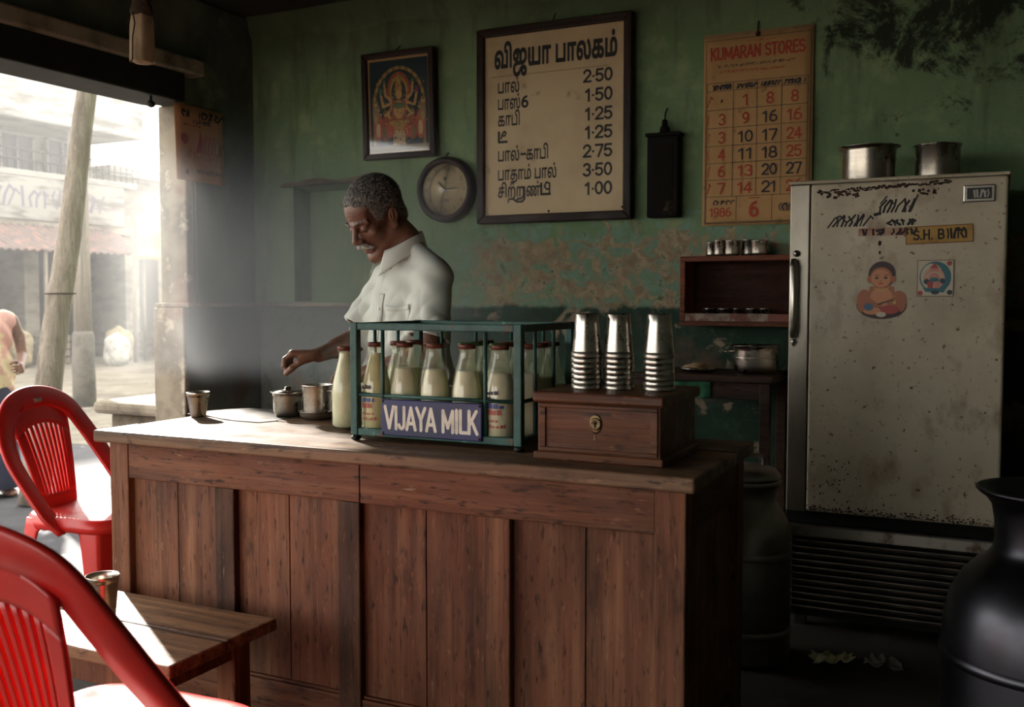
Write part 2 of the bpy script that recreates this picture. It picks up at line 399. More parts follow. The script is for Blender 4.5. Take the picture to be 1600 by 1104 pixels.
# sign-writer's block letters as centre lines: width, strokes
BLOCK = {
 '0': (.56, [arcp(.28, .5, .20, .42, 0, 360, 24)]), '1': (.40, [[(.06, .72), (.24, .90), (.24, .06)]]),
 '2': (.56, [arcp(.28, .68, .20, .24, 170, -25, 14) + [(.07, .08), (.50, .08)]]), '3': (.56, [arcp(.27, .70, .19, .22, 155, -80, 12), arcp(.27, .285, .21, .225, 85, -155, 14)]),
 '4': (.58, [[(.38, .06), (.38, .92), (.05, .30), (.53, .30)]]), '5': (.56, [[(.47, .90), (.13, .90), (.09, .50)] + arcp(.27, .33, .21, .26, 130, -150, 14)]),
 '6': (.56, [arcp(.28, .32, .20, .25, 0, 360, 20), [(.08, .34), (.10, .60), (.20, .82), (.40, .92)]]), '7': (.54, [[(.05, .90), (.49, .90), (.22, .06)]]),
 '8': (.56, [arcp(.28, .70, .18, .21, 0, 360, 20), arcp(.28, .28, .21, .22, 0, 360, 20)]), '9': (.56, [arcp(.28, .66, .20, .25, 0, 360, 20), [(.48, .64), (.45, .36), (.35, .15), (.16, .08)]]),
 '\u00b7': (.22, [[(.10, .45), (.12, .45)]]), '-': (.34, [[(.05, .36), (.29, .36)]]), ' ': (.30, []), '.': (.22, [[(.10, .07), (.12, .07)]]), "'": (.3, [[(.15, .6), (.12, .45)]]),
 'A': (.60, [[(.05, .05), (.30, .94), (.55, .05)], [(.14, .30), (.46, .30)]]), 'B': (.56, [[(.10, .06), (.10, .93)], [(.10, .92), (.28, .92)] + arcp(.28, .71, .17, .21, 90, -90, 8) + [(.10, .50)], [(.28, .50)] + arcp(.28, .28, .20, .22, 90, -90, 8) + [(.10, .06)]]),
 'E': (.50, [[(.46, .92), (.10, .92), (.10, .07), (.46, .07)], [(.10, .50), (.42, .50)]]), 'H': (.58, [[(.10, .05), (.10, .94)], [(.48, .05), (.48, .94)], [(.10, .5), (.48, .5)]]),
 'I': (.24, [[(.12, .05), (.12, .94)]]), 'J': (.46, [[(.35, .94), (.35, .30)] + arcp(.20, .27, .15, .20, 0, -165, 10)]), 'K': (.58, [[(.10, .05), (.10, .94)], [(.50, .94), (.12, .40)], [(.24, .55), (.54, .05)]]),
 'L': (.48, [[(.10, .94), (.10, .07), (.45, .07)]]), 'M': (.74, [[(.10, .05), (.10, .90), (.37, .22), (.64, .90), (.64, .05)]]), 'N': (.60, [[(.10, .05), (.10, .92), (.50, .08), (.50, .95)]]),
 'O': (.62, [arcp(.31, .5, .22, .43, 0, 360, 24)]), 'R': (.56, [[(.10, .05), (.10, .92), (.28, .92)] + arcp(.28, .70, .18, .22, 90, -90, 8) + [(.10, .48)], [(.26, .48), (.48, .05)]]),
 'S': (.54, [arcp(.27, .71, .18, .21, 25, 270, 14) + arcp(.27, .28, .20, .215, 90, -155, 14)]), 'T': (.52, [[(.03, .92), (.49, .92)], [(.26, .92), (.26, .05)]]),
 'U': (.60, [[(.10, .94), (.10, .30)] + arcp(.30, .28, .20, .22, 180, 360, 12) + [(.50, .94)]]), 'V': (.58, [[(.04, .95), (.29, .07), (.54, .95)]]), 'Y': (.56, [[(.04, .95), (.28, .47), (.52, .95)], [(.28, .50), (.28, .05)]]),
}
def runs(out):
    """a bitmap as rectangles, equal runs of neighbouring rows merged"""
    V = []; F = []; open_ = {}; ny = len(out)
    for j in range(ny + 1):
        rs = set()
        if j < ny:
            d = np.diff(np.concatenate([[0], out[j].astype(np.int8), [0]])); rs = set(zip(np.where(d == 1)[0].tolist(), np.where(d == -1)[0].tolist()))
        for q in list(open_):
            if q not in rs:
                j0 = open_.pop(q); b0 = len(V); V += [(q[0], j0), (q[1], j0), (q[1], j), (q[0], j)]; F.append((b0, b0 + 1, b0 + 2, b0 + 3))
        for q in rs: open_.setdefault(q, j)
    return V, F
def glyphs(body, bold=.012):
    """outlines of the built-in font scan-converted with the non-zero rule, thickened by bold, as flat quads"""
    key = (body, bold)
    if key in _tc: return _tc[key]
    cu = bpy.data.curves.new('t', 'FONT'); cu.body = body; cu.size = 1
    ob = bpy.data.objects.new('t', cu); COL.objects.link(ob)
    dg = bpy.context.evaluated_depsgraph_get(); oe = ob.evaluated_get(dg); c2 = oe.to_curve(dg)
    E = []
    for sp in c2.splines:
        B = [(tuple(p.co), tuple(p.handle_left), tuple(p.handle_right)) for p in sp.bezier_points]; pts = []
        for i in range(len(B)):
            a, b = B[i], B[(i + 1) % len(B)]
            for k in range(6):
                t = k / 6; u = 1 - t
                pts.append(tuple(u**3 * a[0][q] + 3*u*u*t * a[2][q] + 3*u*t*t * b[1][q] + t**3 * b[0][q] for q in (0, 1)))
        E += [(*pts[i], *pts[(i + 1) % len(pts)]) for i in range(len(pts))]
    oe.to_curve_clear(); bpy.data.objects.remove(ob); bpy.data.curves.remove(cu)
    E = np.array(E); R = 110; pad = .06
    x0, x1 = min(E[:, 0].min(), E[:, 2].min()) - pad, max(E[:, 0].max(), E[:, 2].max()) + pad
    y0, y1 = min(E[:, 1].min(), E[:, 3].min()) - pad, max(E[:, 1].max(), E[:, 3].max()) + pad
    nx, ny = int((x1 - x0) * R) + 1, int((y1 - y0) * R) + 1; mask = np.zeros((ny, nx), bool); xc = x0 + (np.arange(nx) + .5) / R
    for j in range(ny):
        y = y0 + (j + .5) / R
        up = (E[:, 1] <= y) & (E[:, 3] > y); dn = (E[:, 3] <= y) & (E[:, 1] > y); m = up | dn
        if not m.any(): continue
        e = E[m]; xs = e[:, 0] + (y - e[:, 1]) / (e[:, 3] - e[:, 1]) * (e[:, 2] - e[:, 0]); sg = np.where(up[m], 1, -1)
        mask[j] = ((xs[None, :] < xc[:, None]) * sg[None, :]).sum(1) != 0
    r = bold * R; k = int(r + .5); out = mask.copy()
    for dy in range(-k, k + 1):
        for dx in range(-k, k + 1):
            if (dx or dy) and dx * dx + dy * dy <= r * r + .3: out |= np.roll(np.roll(mask, dy, 0), dx, 1)
    V, F = runs(out); _tc[key] = ([(x0 + a / R, y0 + b / R) for a, b in V], F); return _tc[key]

def put_block(mb, body, T, x, y, w=None, h=.1, lw=.14, mi=0, align='l'):
    """block capitals and figures; h cap height, lw stroke weight as a share of h"""
    tot = sum(BLOCK[c][0] for c in body); sx = (w / tot) if w else h; w = tot * sx
    x = x - (w / 2 if align == 'c' else w if align == 'r' else 0)
    n = 88; d = h / n; pad = lw * h; nx = int((w + 2 * pad) / d) + 1; ny = int((h + 2 * pad) / d) + 1
    gx = x - pad + (np.arange(nx) + .5) * d; gy = y - pad + (np.arange(ny) + .5) * d; mask = np.zeros((ny, nx), bool); rr = (lw * h / 2) ** 2
    for c in body:
        for st in BLOCK[c][1]:
            for (p, q) in zip(st[:-1], st[1:]):
                ax, ay, bx, by = x + p[0] * sx, y + p[1] * h, x + q[0] * sx, y + q[1] * h; L = (bx - ax) ** 2 + (by - ay) ** 2 + 1e-12
                t = np.clip(((gx[None, :] - ax) * (bx - ax) + (gy[:, None] - ay) * (by - ay)) / L, 0, 1)
                mask |= (gx[None, :] - ax - t * (bx - ax)) ** 2 + (gy[:, None] - ay - t * (by - ay)) ** 2 < rr
        x += BLOCK[c][0] * sx
    V, F = runs(mask); mb.add([(gx[0] + (a - .5) * d, gy[0] + (b - .5) * d, 0) for a, b in V], F, mi, False, T)

def put_text(mb, body, T, x, y, w=None, h=None, bold=.012, mi=0, align='l'):
    """write body in the XY plane of T with its left baseline at x,y; w total width, h em height"""
    V, F = glyphs(body, bold)
    x0 = min(v[0] for v in V); x1 = max(v[0] for v in V)
    sy = h or (w / (x1 - x0)); sx = (w / (x1 - x0)) if w else sy
    if align == 'c': x = x - (x1 - x0) * sx / 2
    if align == 'r': x = x - (x1 - x0) * sx
    mb.add([(x + (a - x0) * sx, y + b * sy, 0) for a, b in V], F, mi, False, T)

def scrawl(mb, T, x, y, w, h, n, lw, mi=0, seed=1, slant=.2):
    """illegible worn handwriting: a run of short bent strokes"""
    r = random.Random(seed)
    for i in range(n):
        cx = x + w * (i + .5) / n; k = r.choice((2, 3, 3, 4)); pts = []
        for j in range(k):
            yy = y + h * (j / (k - 1)) * r.uniform(.8, 1.0)
            pts.append((cx + (r.random() - .5) * w / n * 1.2 + slant * (yy - y), yy))
        if r.random() < .4: pts.append((pts[-1][0] + w / n * .7, pts[-1][1] - h * .25))
        mb.stroke(pts, lw * r.uniform(.7, 1.2), T, mi)

def wallT(x, y, z):  # local XY plane -> a plane facing -Y
    return Matrix.Translation((x, y, z)) @ Matrix.Rotation(pi / 2, 4, 'X')

# ------------------------------------------------------------------ signed distance modelling for bodies
class SDF:
    def __init__(s, lo, hi, h):
        s.lo = np.array(lo, float); s.h = h
        s.n = np.ceil((np.array(hi) - s.lo) / h).astype(int) + 1
        s.f = np.full(s.n, .05, np.float32)
    def blk(s, lo, hi):
        a = np.maximum(np.floor((np.array(lo) - s.lo) / s.h).astype(int), 0)
        b = np.minimum(np.ceil((np.array(hi) - s.lo) / s.h).astype(int) + 1, s.n)
        if (b <= a).any(): return None
        ax = [(s.lo[i] + s.h * np.arange(a[i], b[i])).astype(np.float32) for i in range(3)]
        X, Y, Z = np.meshgrid(*ax, indexing='ij', sparse=True)
        return tuple(slice(a[i], b[i]) for i in range(3)), X, Y, Z
    def op(s, lo, hi, fn, k=.01, sub=False):
        m = k + s.h * 3
        r = s.blk(np.array(lo) - m, np.array(hi) + m)
        if r is None: return
        sl, X, Y, Z = r; d = fn(X, Y, Z).astype(np.float32); f = s.f[sl]
        if sub:
            d = -d; hh = np.clip(.5 - .5 * (f - d) / k, 0, 1) if k > 0 else (d > f).astype(np.float32)
            hh = np.clip(.5 + .5 * (d - f) / k, 0, 1); s.f[sl] = f * (1 - hh) + d * hh + k * hh * (1 - hh)
        else:
            hh = np.clip(.5 + .5 * (f - d) / k, 0, 1); s.f[sl] = f * (1 - hh) + d * hh - k * hh * (1 - hh)
    def ell(s, c, r, k=.01, R=None, sub=False):
        c = np.array(c, float); r = np.array(r, float); q = max(r)
        Rm = np.array(R) if R is not None else None
        def fn(X, Y, Z):
            x, y, z = X - c[0], Y - c[1], Z - c[2]
            if Rm is not None:
                x, y, z = (Rm[0, 0]*x + Rm[1, 0]*y + Rm[2, 0]*z, Rm[0, 1]*x + Rm[1, 1]*y + Rm[2, 1]*z, Rm[0, 2]*x + Rm[1, 2]*y + Rm[2, 2]*z)
            k0 = np.sqrt((x/r[0])**2 + (y/r[1])**2 + (z/r[2])**2); k1 = np.sqrt((x/r[0]**2)**2 + (y/r[1]**2)**2 + (z/r[2]**2)**2)
            return k0 * (k0 - 1) / np.maximum(k1, 1e-6)
        e = r if Rm is None else np.array([q, q, q])
        s.op(c - e, c + e, fn, k, sub)
    def cap(s, a, b, ra, rb=None, k=.01, sub=False):
        rb = ra if rb is None else rb
        a = np.array(a, float); b = np.array(b, float); ab = b - a; L = float(ab @ ab) + 1e-12; m = max(ra, rb)
        def fn(X, Y, Z):
            t = np.clip(((X-a[0])*ab[0] + (Y-a[1])*ab[1] + (Z-a[2])*ab[2]) / L, 0, 1)
            return np.sqrt((X-a[0]-ab[0]*t)**2 + (Y-a[1]-ab[1]*t)**2 + (Z-a[2]-ab[2]*t)**2) - (ra + (rb-ra)*t)
        s.op(np.minimum(a, b) - m, np.maximum(a, b) + m, fn, k, sub)
    def cut(s, p, nrm, k=.004, box=None):
        """remove the side the normal points to"""
        p = np.array(p, float); n = np.array(nrm, float); n /= np.linalg.norm(n)
        lo, hi = box if box else (s.lo, s.lo + s.h * s.n)
        r = s.blk(lo, hi)
        if r is None: return
        sl, X, Y, Z = r; d = ((X-p[0])*n[0] + (Y-p[1])*n[1] + (Z-p[2])*n[2]).astype(np.float32); s.f[sl] = np.maximum(s.f[sl], d)
    def mesh(s):
        f = s.f; n = s.n; ins = f < 0
        c = np.zeros(n - 1, np.int8)
        for dx in (0, 1):
            for dy in (0, 1):
                for dz in (0, 1):
                    c += ins[dx:n[0]-1+dx, dy:n[1]-1+dy, dz:n[2]-1+dz]
        act = np.argwhere((c > 0) & (c < 8)); idx = np.full(n - 1, -1, np.int32)
        idx[act[:, 0], act[:, 1], act[:, 2]] = np.arange(len(act))
        cor = [(0,0,0),(1,0,0),(0,1,0),(1,1,0),(0,0,1),(1,0,1),(0,1,1),(1,1,1)]
        val = [f[act[:, 0]+a, act[:, 1]+b, act[:, 2]+d] for a, b, d in cor]
        P = np.zeros((len(act), 3)); W = np.zeros(len(act))
        for i in range(8):
            for j in range(i + 1, 8):
                df = [cor[j][q] - cor[i][q] for q in range(3)]
                if sum(abs(q) for q in df) != 1: continue
                m = (val[i] < 0) != (val[j] < 0)
                t = np.where(m, val[i] / np.where(m, val[i] - val[j], 1), 0)
                for q in range(3): P[:, q] += m * (cor[i][q] + df[q] * t)
                W += m
        V = (act + P / W[:, None]) * s.h + s.lo
        F = []
        for ax in range(3):
            a = [slice(None)] * 3; b = [slice(None)] * 3; a[ax] = slice(0, n[ax]-1); b[ax] = slice(1, n[ax])
            e = ins[tuple(a)] != ins[tuple(b)]
            q = np.argwhere(e); u, w = (ax+1) % 3, (ax+2) % 3
            q = q[(q[:, u] > 0) & (q[:, w] > 0) & (q[:, u] < n[u]-1) & (q[:, w] < n[w]-1)]
            def cell(du, dw):
                r = q.copy(); r[:, u] -= du; r[:, w] -= dw; return idx[r[:, 0], r[:, 1], r[:, 2]]
            Q = np.stack([cell(1, 1), cell(0, 1), cell(0, 0), cell(1, 0)], 1)
            flip = ~ins[q[:, 0], q[:, 1], q[:, 2]]; Q[flip] = Q[flip][:, ::-1]
            F.append(Q)
        return V, np.concatenate(F)
    def obj(s, name, mat, parent=None, smooth=2):
        V, F = s.mesh()
        E = np.concatenate([F[:, [0, 1]], F[:, [1, 2]], F[:, [2, 3]], F[:, [3, 0]]])
        for _ in range(smooth):
            A = np.zeros_like(V); cnt = np.zeros(len(V))
            for p, q in ((0, 1), (1, 0)):
                for ax in range(3): A[:, ax] += np.bincount(E[:, p], V[E[:, q], ax], len(V))
                cnt += np.bincount(E[:, p], minlength=len(V))
            V = V * .5 + .5 * A / np.maximum(cnt, 1)[:, None]
        me = bpy.data.meshes.new(name); me.vertices.add(len(V)); me.vertices.foreach_set('co', V.astype(np.float32).ravel())
        me.loops.add(4 * len(F)); me.loops.foreach_set('vertex_index', F.astype(np.int32).ravel())
        me.polygons.add(len(F)); me.polygons.foreach_set('loop_start', np.arange(len(F), dtype=np.int32) * 4)
        me.polygons.foreach_set('use_smooth', np.ones(len(F), bool))
        me.update(calc_edges=True); me.validate()
        me.materials.append(M[mat] if isinstance(mat, str) else mat)
        o = bpy.data.objects.new(name, me); COL.objects.link(o)
        if parent is not None: o.parent = parent
        return o

# =================================================================== the room
BW = 4.70; LW = -4.0; CH = 2.96; RW = .62; FW = -2.6
o = MB().box(-4.3, RW + .1, FW - .1, BW + .3, -.12, 0).obj('floor', 'floor'); struct(o)
o = MB().box(-4.2, RW + .1, FW - .1, BW + .3, CH, CH + .12).obj('ceiling', 'ceiling'); struct(o)
# back wall with a recessed niche
nx0, nx1, nz0, nz1, nd = -3.71, -3.18, 1.30, 1.965, .13
mb = MB()
vs = [(-4.2, BW, 0), (RW + .1, BW, 0), (RW + .1, BW, CH), (-4.2, BW, CH),
      (nx0, BW, nz0), (nx1, BW, nz0), (nx1, BW, nz1), (nx0, BW, nz1),
      (nx0 + .02, BW + nd, nz0), (nx1 - .02, BW + nd, nz0), (nx1 - .02, BW + nd, nz1 - .02), (nx0 + .02, BW + nd, nz1 - .02),
      (-4.2, BW + .25, 0), (RW + .1, BW + .25, 0), (RW + .1, BW + .25, CH), (-4.2, BW + .25, CH)]
mb.add(vs, [(0, 1, 5, 4), (1, 2, 6, 5), (2, 3, 7, 6), (3, 0, 4, 7), (4, 5, 9, 8), (5, 6, 10, 9), (6, 7, 11, 10), (7, 4, 8, 11), (8, 9, 10, 11),
            (13, 12, 15, 14), (0, 3, 15, 12), (2, 1, 13, 14), (3, 2, 14, 15), (1, 0, 12, 13)])
struct(mb.obj('wall_back', 'wall'))
# left wall: jamb, part above the opening, low wall further towards the street front
mb = MB(); mb.prism([(4.18, 1.27), (4.96, 1.27), (4.96, CH), (FW - .1, CH), (FW - .1, 2.375), (4.18, 2.375)], LW - .19, LW, 'x')
struct(mb.obj('wall_left', 'wall_side', bevel=.012))
struct(MB().box(LW - .19, LW + .03, 4.10, 4.96, 0, 1.272).obj('trim_1', 'dado_side', bevel=.012))
jm = MB().box(LW - .20, LW - .003, 4.145, 4.20, 1.2, 2.375).obj('trim_2', 'jamb', bevel=.01); struct(jm)
struct(MB().box(LW - .20, LW + .024, 4.082, 4.105, 0, 1.266).obj('trim_9', 'jamb', bevel=.008))
# rail ledge round the corner, and niche head
mb = MB().prism([(LW - .19, 4.085), (LW + .06, 4.085), (LW + .06, BW - .05), (nx1 + .02, BW - .05), (nx1 + .02, BW + .1), (LW - .19, BW + .1)], 1.268, 1.292, 'z')
struct(mb.obj('trim_3', 'jamb', bevel=.006))
mb = MB(); pts = [(nx0 - .07 + i * .062, 1.962 + .018 * sin(i * .9)) for i in range(11)]
mb.prism([(nx0 - .07, 1.962)] + [(nx1 + .10, 1.968)] + [(nx1 + .08 - i * .07, 1.992 + .010 * sin(i * 1.3)) for i in range(10)], BW - .055, BW + .02, 'y')
struct(mb.obj('trim_4', mottled('niche_head_plaster', '#6b5b48', [('#45382b', 5, .45, .65, ONE, 7)], .9, bump=(25, .4)), bevel=.01))
# dusty beam ledge and dark shutter housing over the opening
struct(MB().box(LW - .02, LW + .10, FW, 4.20, 2.515, 2.60).obj('trim_5', 'beam', bevel=.012))
struct(MB().box(LW - .205, LW + .07, FW, 4.08, 2.362, 2.515).obj('trim_6', 'black_metal', bevel=.01))
struct(MB().box(RW, RW + .12, FW, BW + .1, 0, CH).obj('wall_right', mottled('sooty_green_wall', '#5c6452', [('#3a3f33', 2, .4, .6, ONE, 7)], .9)))
mb = MB(); mb.prism([(-4.2, 2.42), (-1.1, 2.42), (-1.1, 0), (RW + .1, 0), (RW + .1, CH), (-4.2, CH)], FW - .12, FW, 'y'); struct(mb.obj('wall_front', 'wall_side'))
# sagging plaster cornice along the top of the back wall
def corn(u, v):
    x = -4.15 + 4.9 * u; a = v * pi / 2
    k = .10 + .055 * exp(-((x + 2.55) / .55) ** 2) + .02 * sin(x * 3.1) + .012 * sin(x * 9)
    return (x, BW + .01 - k * .5 * cos(a) ** 1.3 * 1.0 if v < 1 else BW + .01, CH + .01 - (k * 1.25) * sin(a) ** 1.2)
struct(MB().grid(corn, 90, 10).obj('trim_7', M['wall']))

# =================================================================== the service counter
ct = thing('service_counter', 'long worn wooden counter with recessed front panels and planked top', 'counter', (0, 0, 0))
YF = 2.29; ST = [(-2.553, -2.474), (-2.119, -2.044), (-1.665, -1.591), (-1.201, -1.122), (-.733, -.655)]
for i, (a, b) in enumerate(ST):
    MB().box(a, b, YF - .003, YF + .05, 0 if i in (0, 4) else .07, .748 if 0 < i < 4 else .861).obj('stile', 'stile_dark' if i in (1, 2) else 'counter_v', ct, bevel=.004)
MB().box(-2.474, -1.592, YF, YF + .04, .748, .861).obj('frieze_rail', 'counter_h', ct, bevel=.003)
MB().box(-1.590, -.733, YF + .001, YF + .04, .747, .861).obj('frieze_rail', 'counter_h', ct, bevel=.003)
for i in range(4):
    a, b = ST[i][1], ST[i + 1][0]; m = a + (b - a) * (.52 if i != 1 else .50)
    MB().box(a, b, YF + .002, YF + .04, .07, .185).obj('bottom_rail', 'counter_h', ct, bevel=.004)
    MB().box(a - .005, m - .0012, YF + .022, YF + .036, .17, .76).obj('panel_board', 'counter_v', ct, bevel=.002)
    MB().box(m + .0012, b + .005, YF + .0225, YF + .0365, .17, .76).obj('panel_board', 'counter_v', ct, bevel=.002)
    MB().box(a, b, YF + .012, YF + .024, .185, .193).obj('panel_bead', 'counter_h', ct, bevel=.002)
# right end
MB().box(-.70, -.655, YF + .05, 2.80, .748, .861).obj('end_rail', 'counter_y', ct, bevel=.003)
MB().box(-.70, -.655, YF + .05, 2.80, .07, .185).obj('end_rail', 'counter_y', ct, bevel=.003)
for k in range(3):
    y0 = YF + .05 + k * .1495
    MB().box(-.69, -.672, y0 + .001, y0 + .1485, .17, .76).obj('panel_board', 'counter_v', ct, bevel=.002)
MB().box(-.735, -.652, 2.80, 2.875, 0, .861).obj('stile', 'counter_v', ct, bevel=.004)
# left end and back
MB().box(-2.553, -2.50, 2.80, 2.875, 0, .861).obj('stile', 'counter_v', ct, bevel=.004)
MB().box(-2.548, -2.52, YF + .05, 2.80, .07, .861).obj('end_panel', 'counter_v', ct, bevel=.002)
MB().box(-2.50, -.735, 2.84, 2.865, .50, .861).obj('back_panel', 'counter_h', ct, bevel=.002)
MB().box(-2.50, -.72, 2.34, 2.84, .40, .42).obj('inner_shelf', 'oldtable', ct)
for j, (y0, y1) in enumerate(((2.25, 2.43), (2.4325, 2.69), (2.6925, 2.915))):
    MB().box(-2.585 + .006 * j, -.625 - .004 * j, y0, y1, .862, .900 - (.0012 if j == 1 else 0)).obj('top_board', 'top', ct, bevel=.007, seg=3)

# =================================================================== low bench
bn = thing('low_bench', 'low worn wooden bench with two-board top in front of the counter', 'bench', (-2.48, 1.985, 0))
L0, L1 = -.68, .68
MB().box(L0, L1, -.205, -.003, .385, .42).obj('top_board', 'bench', bn, bevel=.006)
MB().box(L0 + .004, L1 - .003, .001, .205, .385, .4195).obj('top_board', 'bench', bn, bevel=.006)
for sx in (-1, 1):
    MB().box(sx * .56 - .022, sx * .56 + .022, -.13, .13, .31, .384).obj('apron', 'bench_leg', bn, bevel=.003)
    for sy in (-1, 1):
        MB().box(sx * .56 - .033, sx * .56 + .033, sy * .155 - .033, sy * .155 + .033, 0, .384).obj('leg', 'bench_leg', bn, bevel=.005)
for sy in (-1, 1): MB().box(-.53, .53, sy * .16 - .013, sy * .16 + .013, .315, .384).obj('apron', 'bench_leg', bn, bevel=.003)
MB().box(-.53, .53, -.012, .012, .12, .16).obj('stretcher', 'bench_leg', bn, bevel=.003)

# =================================================================== red plastic chairs
def arc3(P, n):
    """Catmull-Rom through P"""
    P = [Vector(p) for p in P]; Q = [P[0] * 2 - P[1]] + P + [P[-1] * 2 - P[-2]]; out = []
    for i in range(1, len(Q) - 2):
        for k in range(n):
            t = k / n; a, b, c, d = Q[i-1], Q[i], Q[i+1], Q[i+2]
            out.append(.5 * ((2*b) + (c-a)*t + (2*a-5*b+4*c-d)*t*t + (3*b-a-3*c+d)*t**3))
    out.append(P[-1]); return out
def back_y(z):  # lean of the back: y as a function of height
    t = max(0, (z - .42) / .47); return .185 + .085 * t + .05 * t * t
def make_chair(label, loc, rz):
    t = thing('plastic_chair', label, 'chair', loc, rz, 'red plastic chairs')
    # seat: dished shell with a rolled rim
    def seat(u, v):
        a = u * 2 * pi; r = v
        cx = cos(a); cy = sin(a); p = 2.0 / 4.2
        x = math.copysign(abs(cx) ** p, cx); y = math.copysign(abs(cy) ** p, cy)
        if r <= .86:
            q = r / .86 * .94; return (x * .235 * q * (1 - .05 * y * q), y * .225 * q - .02, .437 - .016 * (1 - (r / .86) ** 2) - .012 * max(0, -y * q) ** 3)
        k = (r - .86) / .14; q = .94 + .06 * min(1, k * 1.6)
        return (x * .235 * q * (1 - .05 * y), y * .225 * q - .02, .437 - .012 * max(0, -y) ** 3 - .052 * max(0, k - .25) / .75)
    MB().grid(seat, 64, 22, close_u=True).obj('seat', 'red', t, solid=.006)
    # arched back frame that runs forward and down into the seat sides
    half = [(-.236, -.045, .375), (-.246, .015, .44), (-.251, .095, .54), (-.247, .185, .655), (-.218, .247, .76), (-.165, .282, .845), (-.09, .300, .885)]
    path = arc3(half + [(0, .304, .897)] + [(-x, y, z) for x, y, z in reversed(half)], 6)
    N = len(path); wd = []; ww = []
    for i, p in enumerate(path):
        d = (path[min(i+1, N-1)] - path[max(i-1, 0)]).normalized(); cen = Vector((0, .19, .60))
        wd.append((p - cen) - d * (p - cen).dot(d)); s_ = abs(2 * i / (N - 1) - 1)
        ww.append(.094 - .014 * min(1, s_ * 1.2) if s_ < .86 else .08 - .035 * (s_ - .86) / .14)
    MB().band(path, wd, ww, .020).obj('back_frame', 'red', t)
    # fan-shaped splat: head and foot webs, two border strips, slats between the slots
    def sp(u, z):  # u -1..1 across
        w = .098 + .072 * max(0, (z - .43) / .42) ** 1.1
        return Vector((u * w, back_y(z) - .004 - .012 * (1 - u * u), z))
    def strip(name, u0a, u1a, z0, z1, top=None):
        def f(u, v):
            z = z0 + (z1 - z0) * v
            if top: z = z0 + (top(u0a + (u1a - u0a) * u) - z0) * v
            return tuple(sp(u0a + (u1a - u0a) * u, z))
        return MB().grid(f, 6, 12).obj(name, 'red', t, solid=.009, bevel=0)
    ztop = lambda u: .855 - .062 * u * u
    zs = lambda u: .785 - .055 * u * u
    MB().grid(lambda u, v: tuple(sp(-1 + 2 * u, .425 + .065 * v)), 16, 4).obj('back_web', 'red', t, solid=.009)
    MB().grid(lambda u, v: tuple(sp(-1 + 2 * u, zs(-1 + 2 * u) + (ztop(-1 + 2 * u) + .012 - zs(-1 + 2 * u)) * v)), 16, 6).obj('back_web', 'red', t, solid=.009)
    for sx in (-1, 1):
        a, b = (.70, 1.0) if sx > 0 else (-1.0, -.70)
        strip('back_border', a, b, .485, .80, zs)
    for k in range(8):
        c = -.70 + 1.4 * (k + .5) / 8; strip('slat', c - .045, c + .045, .485, .8, zs)
    MB().grid(lambda u, v: (-.022 + .044 * u, .297 - .012 + .004 * v - .0, .872 + .018 * v), 2, 2).obj('maker_badge', flat('pale_badge', '#9a8f7c', .4), t, solid=.004)
    # legs: tapering channel sections
    for sx in (-1, 1):
        for fr in (1, 0):
            def leg(u, v, sx=sx, fr=fr):
                z = .425 * (1 - v); w = (.105 - .05 * v ** .6) if fr else (.095 - .045 * v ** .6)
                w += .05 * max(0, 1 - v * 7) ** 2
                a = (u - .5) * 2; x0 = .222 + .030 * v; y0 = (-.205 - .03 * v) if fr else (.165 + .055 * v)
                sy = -1 if fr else 1
                bx = max(0, -a) * w; by = max(0, a) * w
                rr = .02 * (1 - abs(a)) ** 2
                return (sx * (x0 - bx - rr * .5), y0 - sy * by - sy * rr * .5, z)
            MB().grid(leg, 12, 16).obj('leg', 'red', t, solid=.007)
    return t
chair_far = make_chair('red plastic slatted chair standing behind the left end of the counter, its seat in view', (-3.42, 2.98, 0), radians(98))
chair_near = make_chair('nearest red plastic slatted chair, seen from behind, drawn up to the low bench', (-1.605, 1.43, 0), radians(184))

# =================================================================== things on the walls
def frame4(t, x0, x1, z0, z1, w, d, y, mat='frame', mv='frame_v', wr=None):
    """four mitred mouldings as parts; front face at y, depth d towards the wall"""
    wr = wr or w
    for nm, pts, m in (('frame_rail', [(x0, z1), (x1, z1), (x1 - wr, z1 - w), (x0 + w, z1 - w)], mat), ('frame_rail', [(x0, z0), (x0 + w, z0 + w), (x1 - wr, z0 + w), (x1, z0)], mat),
                       ('frame_stile', [(x0, z0), (x0, z1), (x0 + w, z1 - w), (x0 + w, z0 + w)], mv), ('frame_stile', [(x1, z0), (x1 - wr, z0 + w), (x1 - wr, z1 - w), (x1, z1)], mv)):
        MB().prism(pts, y, y + d, 'y').obj(nm, m, t, bevel=.006)
# --- price board
sg = thing('price_board', 'large cream price board in black lettering within a dark wooden frame', 'sign', (-2.045, BW, 1.705))
W2, H = .425, 1.0
frame4(sg, -W2, W2, 0, H, .043, .05, -.062)
MB().box(-W2 + .03, W2 - .03, -.042, -.012, .03, H - .03).obj('board', 'board', sg)
T = wallT(0, -.0432, 0)
def sx_(x): return x + 2.045
def sz_(z): return z - 1.705
mb = MB(); put_text(mb, 'விஜயா பாலகம்', T, sx_(-2.372), sz_(2.503), w=.672, h=.150, bold=.042); mb.obj('lettering', 'ink', sg)
MB().box(-.345, .30, -.0428, -.0420, .752, .7545).obj('ruled_line', flat('faint_brown_line', '#6d5740', .8), sg)
rows = [('பால்', 2.374, .122, None), ('பாஸ்', 2.290, .128, '6'), ('காபி', 2.206, .125, None), ('டீ', 2.118, .046, 'tii'), ('பால்', 2.026, .122, '-'), ('பாதாம் பால்', 1.928, .33, None), ('சிற்றுண்டி', 1.840, .29, 'si')]
